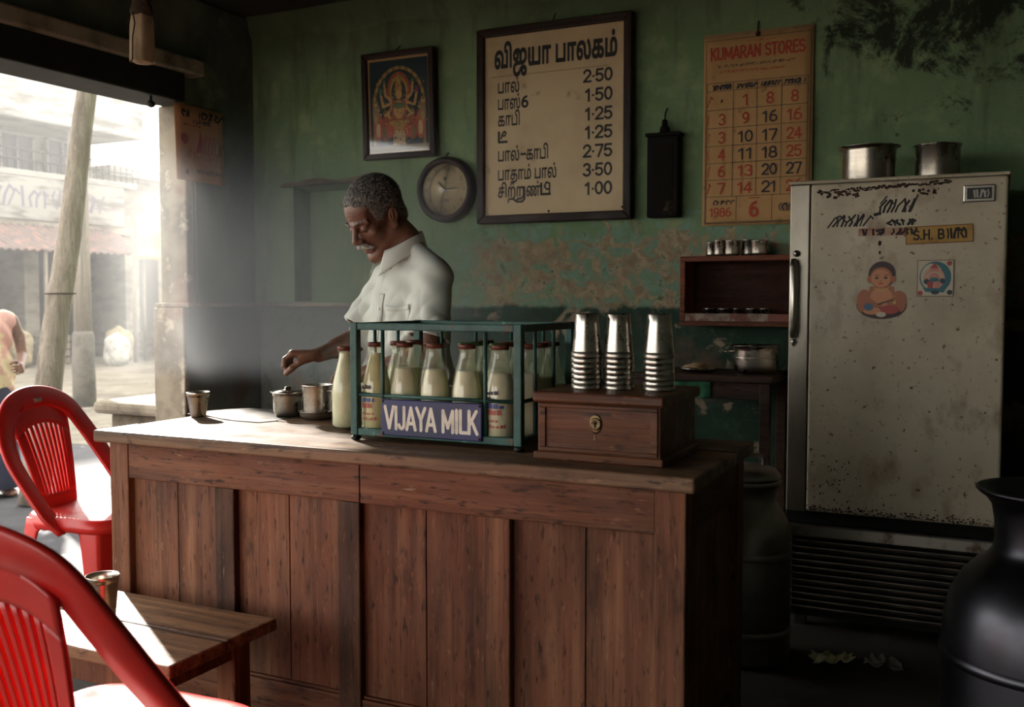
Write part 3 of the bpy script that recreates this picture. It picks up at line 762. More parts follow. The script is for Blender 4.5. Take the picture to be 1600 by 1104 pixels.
for body, z, w, sp in rows:
    mb = MB(); x = sx_(-2.352); zz = sz_(z)
    if sp == 'tii':
        s = .08
        mb.stroke([(x + .005, zz + s * .72), (x + .005, zz + .006), (x + .052, zz + .006)], .0125, T)
        mb.stroke([(x + .018, zz + s * .30), (x + .024, zz + s * .55), (x + .036, zz + s * .74), (x + .046, zz + s * .66), (x + .040, zz + s * .46), (x + .030, zz + s * .46)], .009, T)
    elif sp == 'si':
        put_text(mb, 'சிற்ற', T, x, zz, w=.150, h=.092, bold=.024)
        mb.stroke([(x + .150, zz + .050), (x + .152, zz - .012), (x + .140, zz - .026), (x + .108, zz - .026), (x + .092, zz - .014)], .0105, T)
        put_text(mb, 'ண்', T, x + .162, zz, w=.078, h=.092, bold=.024)
        mb.stroke([(x + .246, zz + .062), (x + .246, zz + .006), (x + .296, zz + .006)], .0125, T)
        mb.stroke([(x + .292, zz + .006), (x + .292, zz + .060), (x + .274, zz + .066), (x + .264, zz + .046), (x + .276, zz + .030), (x + .290, zz + .032)], .0095, T)
    else: put_text(mb, body, T, x, zz, w=w, h=.092, bold=.024)
    if sp == '6': put_block(mb, '6', T, x + .134, zz, w=.040, h=.060, lw=.2)
    if sp == '-':
        put_block(mb, '-', T, x + .128, zz + .004, w=.034, h=.07, lw=.16); put_text(mb, 'காபி', T, x + .162, zz, w=.122, h=.092, bold=.024)
    mb.obj('lettering', 'ink', sg)
for p, z in zip(('2·50', '1·50', '1·25', '1·25', '2·75', '3·50', '1·00'), (2.386, 2.293, 2.200, 2.110, 2.018, 1.926, 1.834)):
    mb = MB(); put_block(mb, p, T, sx_(-1.722), sz_(z) - .003, w=.158 if p[0] != '1' else .146, h=.066, lw=.17, align='r'); mb.obj('price_lettering', 'ink', sg)
for x, z in ((-.02, .055), (.375, .06)): MB().lathe([(.006, 0), (.004, .004), (0, .005)], n=10, T=wallT(x, -.043, z)).obj('nail', 'rust', sg)
MB().tube([(0, -.04, H), (0, -.02, H + .035), (0, 0, H + .05)], .0035).obj('hanging_wire', 'black_metal', sg)

# --- framed devotional print (a plain seated figure under an arch, no particular artwork)
gp = thing('framed_print', 'framed devotional print of a crowned seated figure beneath a golden arch, above the clock', 'picture', (-2.955, BW, 2.08))
gp.rotation_euler = (radians(2), 0, 0)
W2, H = .229, .575
frame4(gp, -W2, W2, 0, H, .032, .04, -.055)
cols = ['#142a33', '#8a6a3a', '#b08a4a', '#9a4a2e', '#b5523a', '#c59a62', '#57704a', '#3b5a5c', '#8c7a5e', '#c8ad86', '#7a3a58']
pm = [flat('print_ink_%s' % n_, c, .6) for n_, c in zip(('night_blue', 'dull_gold', 'gold', 'brick_red', 'vermilion', 'flesh', 'leaf_green', 'teal', 'tan', 'cream', 'plum'), cols)]
MB().box(-W2 + .02, W2 - .02, -.034, -.012, .02, H - .02).obj('print_backing', 'paper', gp)
mb = MB(); T = wallT(0, -.0345, 0); n_l = [0]
def lay():  # each printed layer a hair further out
    n_l[0] += 1; return Matrix.Translation((0, -.000014 * n_l[0], 0)) @ T
a0, a1, b0, b1 = -.185, .185, .045, .530
mb.poly([(a0, b0), (a1, b0), (a1, b1), (a0, b1)], lay(), 0)
P_ = lay()
for i in range(24):
    t0, t1 = pi * i / 24, pi * (i + 1) / 24
    mb.poly([(.168 * cos(t0), .29 + .205 * sin(t0)), (.168 * cos(t1), .29 + .205 * sin(t1)), (.150 * cos(t1), .29 + .187 * sin(t1)), (.150 * cos(t0), .29 + .187 * sin(t0))], P_, 1 if i % 2 else 2)
for sx in (-1, 1): mb.poly([(sx * .168, .07), (sx * .150, .07), (sx * .150, .29), (sx * .168, .29)], lay(), 1)
mb.disc(0, .36, .075, lay(), 3, 24, .105); mb.disc(0, .355, .060, lay(), 2, 24, .088); mb.disc(0, .35, .046, lay(), 0, 24, .074)
r_ = random.Random(4)
for sx in (-1, 1):   # attendants, garlands and raised arms
    for k, (x, z, w, h) in enumerate(((.135, .18, .030, .16), (.085, .165, .036, .13), (.15, .24, .02, .1))):
        mb.disc(sx * x, z, w, lay(), (4, 3, 8)[k], 14, h / 2); mb.disc(sx * x, z + h / 2 + .012, .013, lay(), 5, 12); mb.disc(sx * x, z + h / 2 + .024, .012, lay(), 1, 10)
        mb.disc(sx * x, z - .02, w * .5, lay(), (9, 6, 2)[k], 10, h / 4)
    for (p, q) in (((.045, .30), (.10, .285)), ((.10, .285), (.115, .35)), ((.04, .285), (.075, .24)), ((.075, .24), (.05, .215)), ((.045, .31), (.085, .345)), ((.085, .345), (.09, .40))):
        mb.stroke([(sx * p[0], p[1]), (sx * q[0], q[1])], .015, lay(), 5)
    mb.disc(sx * .115, .365, .012, lay(), 10 if sx > 0 else 6, 10, .02); mb.disc(sx * .09, .41, .010, lay(), 6, 10, .016)
mb.poly([(-.055, .20), (.055, .20), (.042, .315), (-.042, .315)], lay(), 3); mb.disc(0, .262, .034, lay(), 5, 16, .05); mb.disc(0, .285, .040, lay(), 6, 16, .018)
mb.poly([(-.085, .13), (.085, .13), (.06, .205), (-.06, .205)], lay(), 2); mb.poly([(-.042, .07), (.042, .07), (.036, .15), (-.036, .15)], lay(), 9)
for sx in (-1, 1): mb.disc(sx * .06, .15, .03, lay(), 4, 14, .038)
mb.disc(0, .345, .021, lay(), 5, 16, .028); mb.poly([(-.026, .365), (.026, .365), (.012, .43), (0, .46), (-.012, .43)], lay(), 2); mb.disc(0, .39, .008, lay(), 4, 8)
for i in range(260):
    mb.disc(r_.gauss(0, .085), r_.uniform(.075, .30) if i % 3 else r_.uniform(.30, .44), r_.uniform(.002, .0055), lay(), r_.choice((1, 2, 4, 6, 9, 10, 7, 3, 0, 3, 1)), 7)
mb.poly([(a0, b0), (a1, b0), (a1, .072), (a0, .075)], lay(), 8)
mb.obj('print', pm, gp)
MB().box(-W2 + .03, W2 - .03, -.0425, -.0405, .03, H - .03).obj('glass_pane', 'pane', gp)
MB().tube([(0, -.045, H), (.0, -.02, H + .02), (0, .0, H + .035)], .004).obj('hanging_ring', 'black_metal', gp)

# --- clock
ck = thing('wall_clock', 'round wall clock with cream dial and thick dark wooden rim', 'clock', (-2.672, BW, 1.897))
T0 = Matrix.Rotation(pi / 2, 4, 'X')
MB().lathe([(.172, .0), (.176, .02), (.174, .042), (.165, .058), (.152, .062), (.142, .056), (.136, .040)], n=56, T=T0, cap=False).obj('rim', 'frame', ck)
MB().lathe([(.15, .002), (.139, .036), (0, .036)], n=56, T=T0, sm=False).obj('dial', 'clock_face', ck)
mb = MB(); T = wallT(0, -.0366, 0)
for h, s_ in enumerate(('12', '1', '2', '3', '4', '5', '6', '7', '8', '9', '10', '11')):
    a = radians(90 - 30 * h); put_block(mb, s_, T, .113 * cos(a), .113 * sin(a) - .010, w=.012 * len(s_), h=.021, lw=.12, align='c')
scrawl(mb, T, -.028, -.068, .056, .018, 7, .003, seed=3)
for i in range(60):
    a = 2 * pi * i / 60; r0 = .129 if i % 5 else .126
    mb.stroke([(r0 * cos(a), r0 * sin(a)), (.132 * cos(a), .132 * sin(a))], .0012, T)
mb.disc(0, .058, .010, T, 0, 14)
mb.obj('numerals', flat('faded_dial_ink', '#5b4a36', .7), ck)
def hand(name, ang, L, w):
    a = radians(90 - ang); d = Vector((cos(a), sin(a))); q = Vector((-d.y, d.x))
    MB().prism([tuple(-d * .018 + q * w * .4), tuple(-d * .018 - q * w * .4), tuple(d * L * .7 - q * w * .5), tuple(d * L), tuple(d * L * .7 + q * w * .5)], 0, .0015, 'z', T=wallT(0, -.040, 0)).obj(name, 'ink', ck)
hand('hour_hand', 318, .062, .009)
hand('minute_hand', 85, .085, .005)
hand('second_hand', 205, .08, .002)
MB().lathe([(.006, 0), (.006, .004), (.003, .007), (0, .007)], n=14, T=wallT(0, -.038, 0)).obj('hub', 'ink', ck)
MB().lathe([(.137, .050), (0, .052)], n=48, T=T0).obj('glass_pane', 'pane', ck)
MB().tube([(0, -.03, .17), (0, -.012, .19), (0, 0, .20)], .004).obj('hanging_ring', 'black_metal', ck)

# --- soot-black box on a hook
bb = thing('hanging_lamp_box', 'soot-blackened narrow metal box hanging from a hook between price board and calendar', 'box', (-1.458, BW, 1.705))
M['soot'] = mottled('sooty_tin', '#14100d', [('#362c22', 7, .56, .70, (1, 1, .6), 8), ('#0d0b09', 3, .5, .7, ONE, 6)], .8, bump=(30, .4), spec=.15)
MB().box(-.078, .078, -.075, -.005, 0, .385).obj('body', 'soot', bb, bevel=.008)
MB().box(-.086, .086, -.082, -.003, .385, .402).obj('lid', 'soot', bb, bevel=.005)
MB().box(-.052, .052, -.0775, -.074, .03, .35).obj('front_panel', mottled('smoked_front', '#15110d', [('#5a4c3b', 9, .58, .74, (1, 1, .7), 8)], .8, spec=.1), bb, bevel=.004)
MB().lathe([(.026, .402), (.022, .43), (.014, .44), (.013, .465), (0, .47)], c=(0, -.04, 0), n=18).obj('neck', 'soot', bb)
MB().tube([(0, -.04, .465), (0, -.03, .50), (0, -.004, .525)], .004).obj('hook', 'black_metal', bb)

# --- calendar
cl = thing('wall_calendar', 'large yellowed paper calendar with red and black dates beside the fridge', 'calendar', (-1.025, BW, 1.66))
W2, H = .252, .889
def sheet(w, h, y, curl, nu=10, nv=14, z0=0):
    return lambda u, v: (-w + 2 * w * u, y - curl * (abs(2 * u - 1) ** 3) * (1 - v) - curl * .6 * (1 - v) ** 2, z0 + h * v)
MB().grid(sheet(W2, H, -.012, .004), 10, 14, sm=True).obj('sheet', 'paper', cl, solid=.0012)
MB().box(-W2, W2, -.016, -.006, H - .012, H + .002).obj('top_strip', mottled('tin_strip', '#8a6d48', [('#4e3a26', 6, .5, .7, ONE, 5)], .5), cl)
MB().lathe([(.012, 0), (.010, .006), (0, .009)], n=14, T=wallT(.0, -.016, H - .016)).obj('nail_head', 'rust', cl)
MB().tube([(0, -.02, H - .01), (0, -.01, H + .03), (0, 0, H + .045)], .004).obj('hook', 'black_metal', cl)
T = wallT(0, -.0305, 0) 
T = wallT(0, -.0290, 0)
red = MB(); blk = MB(); T = Matrix.Translation((0, -.0205, 0)) @ Matrix.Rotation(pi / 2 - radians(.38), 4, 'X')
put_block(red, 'KUMARAN STORES', T, -.222, .770, w=.437, h=.060, lw=.15)
scrawl(blk, T, -.19, .735, .36, .012, 26, .0028, seed=5); scrawl(red, T, -.18, .708, .30, .012, 22, .0028, seed=6); scrawl(red, T, -.05, .842, .12, .008, 9, .002, seed=8)
gx = [-.222, -.110, 0, .112, .222]; gz = [.665, .627, .540, .456, .372, .292, .214, .135, .015]
for z in gz[:8] + [gz[8]]: blk.stroke([(-.235, z), (.228, z)], .0022, T)
for x in [-.235] + gx[1:4] + [.228]: blk.stroke([(x, gz[7]), (x, gz[0])], .0022, T)
for x in (-.235, -.09, .075, .228): blk.stroke([(x, gz[8]), (x, gz[7])], .0022, T)
blk.stroke([(-.24, .862), (.24, .862)], .0022, T); blk.stroke([(-.24, .01), (.24, .01)], .0025, T)
for x in (-.24, .24): blk.stroke([(x, .01), (x, .862)], .002, T)
for i in range(4): scrawl(blk, T, gx[i] + .012, .634, .088, .022, 9, .006, seed=20 + i)
R_, K_ = 'r', 'k'
for j, row in enumerate(((("'", K_), ('1', R_), ('8', R_), ('8', R_)), (('3', R_), ('9', R_), ('16', K_), ('16', R_)), (('3', R_), ('10', K_), ('17', K_), ('24', R_)),
                         (('4', R_), ('11', K_), ('18', K_), ('25', R_)), (('6', R_), ('13', R_), ('20', K_), ('27', K_)), (('7', R_), ('14', R_), ('21', K_), ('26', R_)))):
    for i, (s_, c_) in enumerate(row):
        put_block(red if c_ == R_ else blk, s_, T, (gx[i] + gx[i+1]) / 2 + .004, gz[j + 2] + .011, w=.036 * len(s_), h=.056, lw=.13, align='c')
    scrawl(red, T, -.234, gz[j + 2] + .015, .010, .05, 1, .004, seed=60 + j)
scrawl(blk, T, -.21, .098, .10, .02, 6, .005, seed=33); put_block(red, '1986', T, -.218, .040, w=.105, h=.045, lw=.12)
put_block(red, '6', T, -.008, .035, w=.045, h=.075, lw=.16, align='c'); red.stroke([(-.03, .124), (.018, .124)], .004, T)
scrawl(blk, T, .10, .06, .08, .04, 5, .006, seed=41)
stuff(red.obj('red_print', 'paper_red', cl)); stuff(blk.obj('dark_print', 'paper_blue', cl))

# --- poster on the jamb, and a line added for the jamb's edge
ps = thing('wall_poster', 'small orange paper poster with dark print pinned beside the street opening', 'poster', (LW, 4.235, 1.955))
ps.rotation_euler = (0, 0, radians(90))  # local -Y faces +X
MB().grid(lambda u, v: (-.187 + .374 * u, -.016 - .012 * (1 - v) - .006 * sin(u * 5), .41 * v), 8, 8).obj('sheet', 'poster', ps, solid=.0014)
blk = MB(); red = MB(); T = Matrix.Translation((0, -.040, 0)) @ Matrix.Rotation(pi / 2 - radians(1.2), 4, 'X')
scrawl(blk, T, -.15, .345, .06, .035, 3, .012, seed=71); scrawl(blk, T, -.04, .345, .19, .04, 7, .010, seed=72); scrawl(blk, T, -.07, .315, .14, .022, 8, .007, seed=73)
scrawl(red, T, -.15, .295, .14, .012, 9, .005, seed=74); red.disc(-.13, .225, .03, T, 0, 12)
scrawl(red, T, -.05, .16, .13, .11, 6, .012, seed=75); scrawl(blk, T, .09, .16, .07, .09, 4, .005, seed=76); scrawl(red, T, -.12, .12, .25, .05, 12, .004, seed=77)
scrawl(blk, T, -.05, .045, .20, .022, 14, .004, seed=78); red.disc(-.12, .045, .016, T, 0, 10)
stuff(blk.obj('dark_print', 'paper_blue', ps)); stuff(red.obj('red_print', 'paper_red', ps))
tag(MB().tube([(LW + .012, 4.20, 1.99), (LW + .014, 4.202, 1.7), (LW + .012, 4.198, 1.295)], .0035).obj('jamb_edge_line', 'jamb'), 'thin pale line added down the edge of the door jamb below the orange poster', 'cord')  # pale tube added to stand for the bright edge of the jamb

# --- pale wooden block hanging from the ceiling
hb = thing('hanging_weight', 'pale cloth-wrapped block hanging on a dark cord under the ceiling at the opening', 'hanging block', (-3.115, 3.0, 2.265))
M['wrap'] = mottled('stained_pale_cloth', '#b39c80', [('#7c664e', 8, .5, .68, (1, 1, .5), 7)], .85, bump=(30, .4))
def blk_(u, v):
    a = u * 2 * pi; w = .042 - .004 * v - .010 * max(0, v - .8) * 5 * .4; e = .5
    cx, cy = cos(a), sin(a)
    return (math.copysign(abs(cx) ** e, cx) * w, math.copysign(abs(cy) ** e, cy) * w, .185 * v + .003 * sin(a * 3 + v * 6))
MB().grid(blk_, 32, 12, close_u=True).lathe([(0, -.007), (.030, -.005), (.042, .004)], n=20).obj('block', 'wrap', hb)
MB().lathe([(.040, .180), (.046, .200), (.036, .235), (.040, .255), (.022, .275), (.008, .29)], n=18).obj('tied_top', mottled('dark_tied_cloth', '#3d3025', [('#6d5a45', 12, .55, .7, ONE, 6)], .9, bump=(40, .6)), hb)
MB().tube([(0, 0, .285), (.003, 0, .5), (0, 0, CH - 2.265)], .004).obj('cord', 'black_metal', hb)
MB().tube([(.0, -.052, .0), (.002, -.051, .09), (.014, -.050, .14), (0, -.046, .185)], .003).obj('binding_string', 'rust', hb)
# small dark bracket bulb under the shutter
bk = thing('shutter_knob', 'small dark round knob under the shutter housing', 'knob', (-3.965, 3.87, 2.30))
MB().lathe([(0, 0), (.018, .008), (.022, .022), (.014, .036), (.006, .04), (.006, .075)], n=18).obj('ball', 'black_metal', bk)

# =================================================================== the milk crate and its bottles
CX0, CX1, CY0, CY1, CZ0, CZ1 = -1.715, -1.155, 2.425, 2.805, .915, 1.248
cr = thing('milk_crate', 'teal-painted iron milk crate with blue enamel name plate on the counter', 'crate', (CX0, CY0, .90))
w_, d_ = CX1 - CX0, CY1 - CY0; hz = CZ1 - .90; bz = .015; p = .024
for x in (0, w_ - p):
    for y in (0, d_ - p):
        q = MB().box(x, x + p, y, y + p, bz, hz).obj('corner_post', 'teal', cr, bevel=.003)
        MB().lathe([(.010, 0), (.015, .004), (.015, .010), (.008, .0155)], c=(x + p / 2, y + p / 2, 0), n=14).obj('foot', 'black_metal', q)
for y in (0, d_ - p):
    MB().box(p, w_ - p, y + .002, y + p - .002, hz - .022, hz - .001).obj('top_rail', 'teal', cr, bevel=.003)
    MB().box(p, w_ - p, y + .002, y + p - .002, bz, bz + .022).obj('bottom_rail', 'teal', cr, bevel=.003)
    MB().tube([(p * .5, y + p / 2, .135), (w_ - p * .5, y + p / 2, .135)], .0055).obj('middle_rail', 'teal', cr)
for x in (0, w_ - p):
    MB().box(x + .002, x + p - .002, p, d_ - p, hz - .022, hz - .0015).obj('top_rail', 'teal', cr, bevel=.003)
    MB().box(x + .002, x + p - .002, p, d_ - p, bz, bz + .022).obj('bottom_rail', 'teal', cr, bevel=.003)
    MB().tube([(x + p / 2, p * .5, .135), (x + p / 2, d_ - p * .5, .135)], .0055).obj('middle_rail', 'teal', cr)
for x in (.108, .445):
    MB().tube([(x, .011, bz + .01), (x, .011, hz - .01)], .0058).obj('upright_bar', 'teal', cr)
for x in (.10, .225, .35, .46):
    MB().tube([(x, d_ - .012, bz + .01), (x, d_ - .012, hz - .01)], .0055).obj('upright_bar', 'teal', cr)
for x in (p / 2, w_ - p / 2):
    for y in (.115, .245): MB().tube([(x, y, bz + .01), (x, y, hz - .01)], .0055).obj('upright_bar', 'teal', cr)
for k in range(6):
    y = .03 + k * .064; MB().box(.02, w_ - .02, y - .006, y + .006, bz + .002, bz + .008).obj('floor_slat', 'teal', cr)
pl = MB().box(.112, .442, -.006, .003, .022, .128).obj('name_plate', 'blue', cr, bevel=.003)
T = wallT(0, -.0066, 0); mb = MB(); put_block(mb, 'VIJAYA MILK', T, .124, .040, w=.306, h=.070, lw=.138); mb.obj('lettering', 'sign_white', pl)
for x in (.119, .435):
    for z in (.029, .121): MB().lathe([(.004, 0), (.0025, .002), (0, .0026)], n=10, T=wallT(x, -.006, z)).obj('rivet', 'rust', pl)

def bottle_prof(o=0):
    return [(0, .004 + o), (.030 - o, .003 + o), (.039 - o, .006 + o), (.043 - o, .014), (.0435 - o, .10), (.043 - o, .125), (.040 - o, .148), (.0335 - o, .178), (.0265 - o, .205), (.0215 - o, .225), (.0198 - o, .240), (.0202 - o, .248)]
def smoothp(pr, n=3):
    out = []
    for i in range(len(pr) - 1):
        for k in range(n): out.append(tuple(pr[i][q] + (pr[i+1][q] - pr[i][q]) * k / n for q in (0, 1)))
    return out + [pr[-1]]
def clip(pr, z):
    out = []
    for i, (r, h) in enumerate(pr):
        if h <= z: out.append((r, h))
        else:
            a = pr[i-1]; t = (z - a[1]) / (h - a[1]); out.append((a[0] + (r - a[0]) * t, z)); break
    return out + [(0, z)]
def make_bottle(label, x, y, fill=.165, cap='red', milk='milk', print_=False, z=.924):
    t = thing('milk_bottle', label, 'bottle', (x, y, z), random.uniform(0, .2), 'milk bottles')
    MB().lathe(smoothp(bottle_prof()) + [(.0232, .249), (.0240, .254), (.0232, .259), (.0205, .2605), (.0185, .258), (.0185, .25)], n=36, cap=False).obj('glass_body', 'glass', t)
    MB().lathe(clip(smoothp(bottle_prof(.0022)), fill), n=36, cap=False).obj('milk', milk, t)
    MB().lathe([(.0240, .2515), (.0250, .252), (.0250, .262), (.0238, .2645), (0, .2652)], n=30, cap=True).obj('cap', 'cap_' + cap, t)
    if print_:
        mb = MB(); r_ = random.Random(int(abs(x) * 1000))
        def lab(us, zs, mi):
            vs = [(.0440 * cos(a), .0440 * sin(a), zz) for zz in zs for a in us]; n = len(us)
            mb.add(vs, [(i, i + 1, n + i + 1, n + i) for i in range(n - 1)], mi, True)
        for (zz, hh, mi, cnt) in ((.128, .010, 0, 3), (.112, .008, 0, 3), (.09, .012, 2, 4), (.072, .014, 1, 4), (.052, .006, 1, 6), (.036, .008, 1, 7)):
            a = radians(-135)
            for k in range(cnt):
                wa = r_.uniform(.12, .3) * (1.2 if cnt < 5 else .6); lab([a, a + wa * .5, a + wa], [zz, zz + hh * r_.uniform(.7, 1.2)], mi); a += wa + r_.uniform(.05, .12)
        mb.obj('printed_label', [M['lab_dark'], M['lab_red'], M['lab_blue']], t)
    return t
M['lab_dark'] = flat('label_dark_ink', '#34313c', .5); M['lab_red'] = flat('label_red_ink', '#a8584e', .5); M['lab_blue'] = flat('label_blue_ink', '#3c4c86', .5)
fx = [-1.660, -1.568, -1.458, -1.353, -1.247]
ordn = ['leftmost', 'second from left', 'middle', 'second from right', 'rightmost']
for i, x in enumerate(fx):
    make_bottle('%s milk bottle in the front row of the teal crate%s' % (ordn[i], ', printed label showing' if i in (0, 4) else ''), x, 2.482 + (.012 if i == 1 else 0), (.232, .190, .190, .188, .186)[i], 'red', 'milk_y' if i == 0 else 'milk', i in (0, 4))
sx2 = [-1.640, -1.520, -1.405, -1.300, -1.205]
for i, x in enumerate(sx2):
    make_bottle('%s milk bottle in the second row of the teal crate, %s' % (ordn[i], ('red capped', 'red capped', 'green capped', 'green capped', 'red capped')[i]), x, 2.572, (.195, .18, .17, .185, .18)[i], ('red', 'red', 'green', 'green', 'red')[i], 'milk_y' if i in (0, 2) else 'milk')
for i, x in enumerate([-1.635, -1.525, -1.420, -1.315, -1.207]):
    if i in (1,): continue
    make_bottle('%s of the four milk bottles in the third row of the teal crate' % ('leftmost', '', 'second from left', 'second from right', 'rightmost')[i], x, 2.662, (.18, .17, .17, .165, .165)[i], ('red', 'red', 'green', 'red', 'red')[i], 'milk_y' if i == 0 else 'milk')
for i, x in enumerate([-1.43, -1.32, -1.208]):
    make_bottle('milk bottle in the rearmost row of the teal crate, %s of three' % ('leftmost', 'middle', 'rightmost')[i], x, 2.748, (.15, .16, .135)[i], ('red', 'green', 'red')[i])
b_ = make_bottle('full milk bottle standing alone on the counter just left of the teal crate', -1.885, 2.640, .245, 'red', 'milk', False, .90)

# =================================================================== cash box
cb = thing('cash_box', 'dark mahogany cash box with brass keyhole plate on the counter', 'box', (-1.080, 2.348, .90))
W, D = .345, .325
MB().box(.006, W - .006, .008, D - .006, .018, .150).obj('body', 'box', cb, bevel=.003)
MB().box(-.004, W + .006, -.006, D + .004, .150, .178).obj('lid', 'box', cb, bevel=.006)
MB().box(-.003, W + .004, -.002, D + .002, 0, .022).obj('base_moulding', 'box', cb, bevel=.005)
fr = MB(); 
for nm, a in (('front_rail', (.012, W - .012, .137, .147)), ('front_rail', (.012, W - .012, .024, .034)), ('front_stile', (.012, .030, .034, .137)), ('front_stile', (W - .030, W - .012, .034, .137))):
    MB().box(a[0], a[1], .002, .010, a[2], a[3]).obj(nm, 'box', cb, bevel=.002)
e_ = MB().lathe([(.016, 0), (.016, .003), (.012, .005), (.010, .004), (0, .004)], n=28, T=wallT(.168, .007, .100)).obj('keyhole_plate', 'brass', cb)
MB().lathe([(.022, 0), (.022, .001), (.017, .0015)], n=20, T=Matrix.Translation((.168, .0075, .100)) @ Matrix.Rotation(pi/2, 4, 'X') @ Matrix.Diagonal((.8, 1.15, 1, 1))).obj('plate_rim', 'brass', e_)
MB().disc(0, .002, .004, T=wallT(.168, .0005, .100)).poly([(-.002, -.009), (.002, -.009), (.0015, .001), (-.0015, .001)], wallT(.168, .0005, .100)).obj('keyhole', 'dark', e_)
MB().box(.163, .165, .0068, .0082, .058, .072).obj('scratch_mark', flat('pale_scratch', '#8d7f6a', .6), cb)

# =================================================================== steel tumblers
def tumbler_bm(rb=.030, rt=.041, h=.115, wall=.0012):
    return smoothp([(0, .003), (rb - .003, .0025), (rb - .001, 0), (rb + .0005, .003)], 2) + [(rb + (rt - rb) * t, .003 + (h - .006) * t) for t in (.2, .4, .6, .8, .885)] + \
        [(rt - .0012, h - .0132), (rt + .0006, h - .0122), (rt + .0006, h - .0012), (rt + .0002, h), (rt - .0006, h - .0008)] + [(rb + (rt - rb) * t - wall, .003 + (h - .006) * t) for t in (.9, .6, .2, .03)] + [(0, .005)]
def inverted(label, x, y, z):
    t = MB().lathe([(r, .115 - h) for r, h in tumbler_bm()][::-1], n=36, cap=False).obj('steel_tumbler', 'steel', None, loc=(x, y, z))
    return tag(t, label, 'tumbler', 'stacked steel tumblers')
proto = inverted('topmost upturned steel tumbler of the left stack on the cash box', -.985, 2.47, 1.0785)
nth = ['bottom', 'second from bottom', 'third from bottom', 'fourth from bottom', 'fifth from bottom', 'sixth from bottom', 'topmost']
first = True
for s_, (x, y, n) in enumerate(((-.985, 2.475, 7), (-.902, 2.495, 7), (-.795, 2.505, 7))):
    for k in range(n):
        lab = '%s upturned steel tumbler of the %s stack on the cash box' % (nth[k], ('left', 'middle', 'right')[s_])
        z = 1.0783 + k * .0142
        if first: o = proto; first = False
        else:
            o = proto.copy(); COL.objects.link(o)
        o.location = (x + random.uniform(-.0008, .0008), y + random.uniform(-.0008, .0008), z); o.rotation_euler = (0, 0, k); o['label'] = lab
def bowl(name, label, cat, x, y, z, prof, mat='steel', n=40, group=None, parts=()):
    t = thing(name, label, cat, (x, y, z), 0, group)
    MB().lathe(prof, n=n, cap=False).obj('body', mat, t)
    for nm, mb, m in parts: mb.obj(nm, m, t)
    return t
def shell(outer, w=.0015):
    return [(0, outer[0][1])] + outer + [(max(0, r - w), h - (0 if i else 0)) for i, (r, h) in enumerate(outer[::-1])][1:] + [(0, outer[0][1] + w)]
tag(MB().lathe(tumbler_bm(.026, .040, .088), n=36, cap=False).obj('steel_tumbler', 'steel', None, loc=(-2.535, 2.665, .9005)), 'small steel tumbler alone at the left end of the counter', 'tumbler')
bowl('lipped_bowl', 'wide-lipped steel bowl with a small lid, leftmost of the vessels before the man', 'bowl', -2.262, 2.822, .9005,
     shell([(.040, .001), (.047, .006), (.052, .02), (.054, .07), (.056, .082), (.064, .088)]), parts=[('lid', MB().lathe([(.052, .080), (.050, .086), (.02, .094), (.012, .094), (.012, .104), (0, .106)], n=32), 'steel')])
bowl('steel_saucer', 'shallow steel saucer dish under the large tumbler before the man', 'saucer', -2.118, 2.80, .9005,
     shell([(.045, .001), (.056, .004), (.061, .018), (.063, .026), (.067, .028)]))
bowl('large_tumbler', 'large steel tumbler standing in a saucer below the man\'s right hand', 'tumbler', -2.118, 2.80, .9042,
     shell([(.042, .001), (.046, .004), (.0475, .02), (.052, .105), (.0535, .112), (.0545, .115), (.053, .1155)]), parts=[('handle', MB().tube(arc3([(.051, -.01, .095), (.075, -.015, .095), (.082, -.018, .06), (.070, -.015, .03), (.050, -.01, .025)], 5), .004), 'steel')])
tag(MB().lathe(tumbler_bm(.020, .028, .075), n=30, cap=False).obj('steel_tumbler', 'steel', None, loc=(-2.165, 2.885, .9005)), 'slim steel tumbler half hidden behind the large tumbler', 'tumbler')
for k in range(5):
    o = proto.copy(); COL.objects.link(o); o.location = (-1.945, 2.745, .9005 + k * .0142)
    o['label'] = '%s steel tumbler of the short stack beside the lone milk bottle' % ('bottom', 'second from bottom', 'third from bottom', 'fourth from bottom', 'topmost')[k]
    o['group'] = 'short stack of steel tumblers'
gj = thing('glass_jar', 'glass jar of pale liquid behind the left end of the teal crate', 'jar', (-1.80, 2.80, .9005))
MB().lathe([(0, .002), (.040, .002), (.043, .01), (.043, .12), (.036, .14), (.034, .155), (.037, .158)], n=30, cap=False).obj('glass_body', 'glass', gj)
MB().lathe([(0, .004), (.038, .004), (.041, .01), (.041, .085), (0, .085)], n=30, cap=False).obj('liquid', 'milk_y', gj)
MB().lathe([(.038, .150), (.040, .152), (.040, .170), (.036, .174), (0, .175)], n=30).obj('lid', 'steel_dull', gj)
# flat crumpled paper on the counter
def crump(u, v):
    x = -.20 + .40 * u; y = -.13 + .26 * v
    z = .0008 + .003 * max(0, sin(u * 9 + v * 4) * cos(v * 7 - u * 3)) + .004 * max(0, sin(u * 4.1 + 2) * sin(v * 5)) ** 2
    return (x + .012 * sin(v * 8), y + .012 * sin(u * 7), z)
tag(MB().grid(crump, 28, 20).obj('crumpled_sheet', mottled('stained_sheet', '#4a4438', [('#2f2a22', 9, .45, .65, ONE, 6), ('#6b6353', 14, .55, .7, ONE, 6)], .55), None, loc=(-2.405, 2.79, .9005)), 'stained crumpled sheet lying flat on the counter beside the lone tumbler', 'sheet').rotation_euler = (0, 0, radians(-12))
tag(MB().lathe(tumbler_bm(.029, .043, .15), n=36, cap=False).obj('steel_tumbler', 'steel', None, loc=(-2.165, 1.905, .4205)), 'tall flared steel tumbler standing on the low bench', 'tumbler')

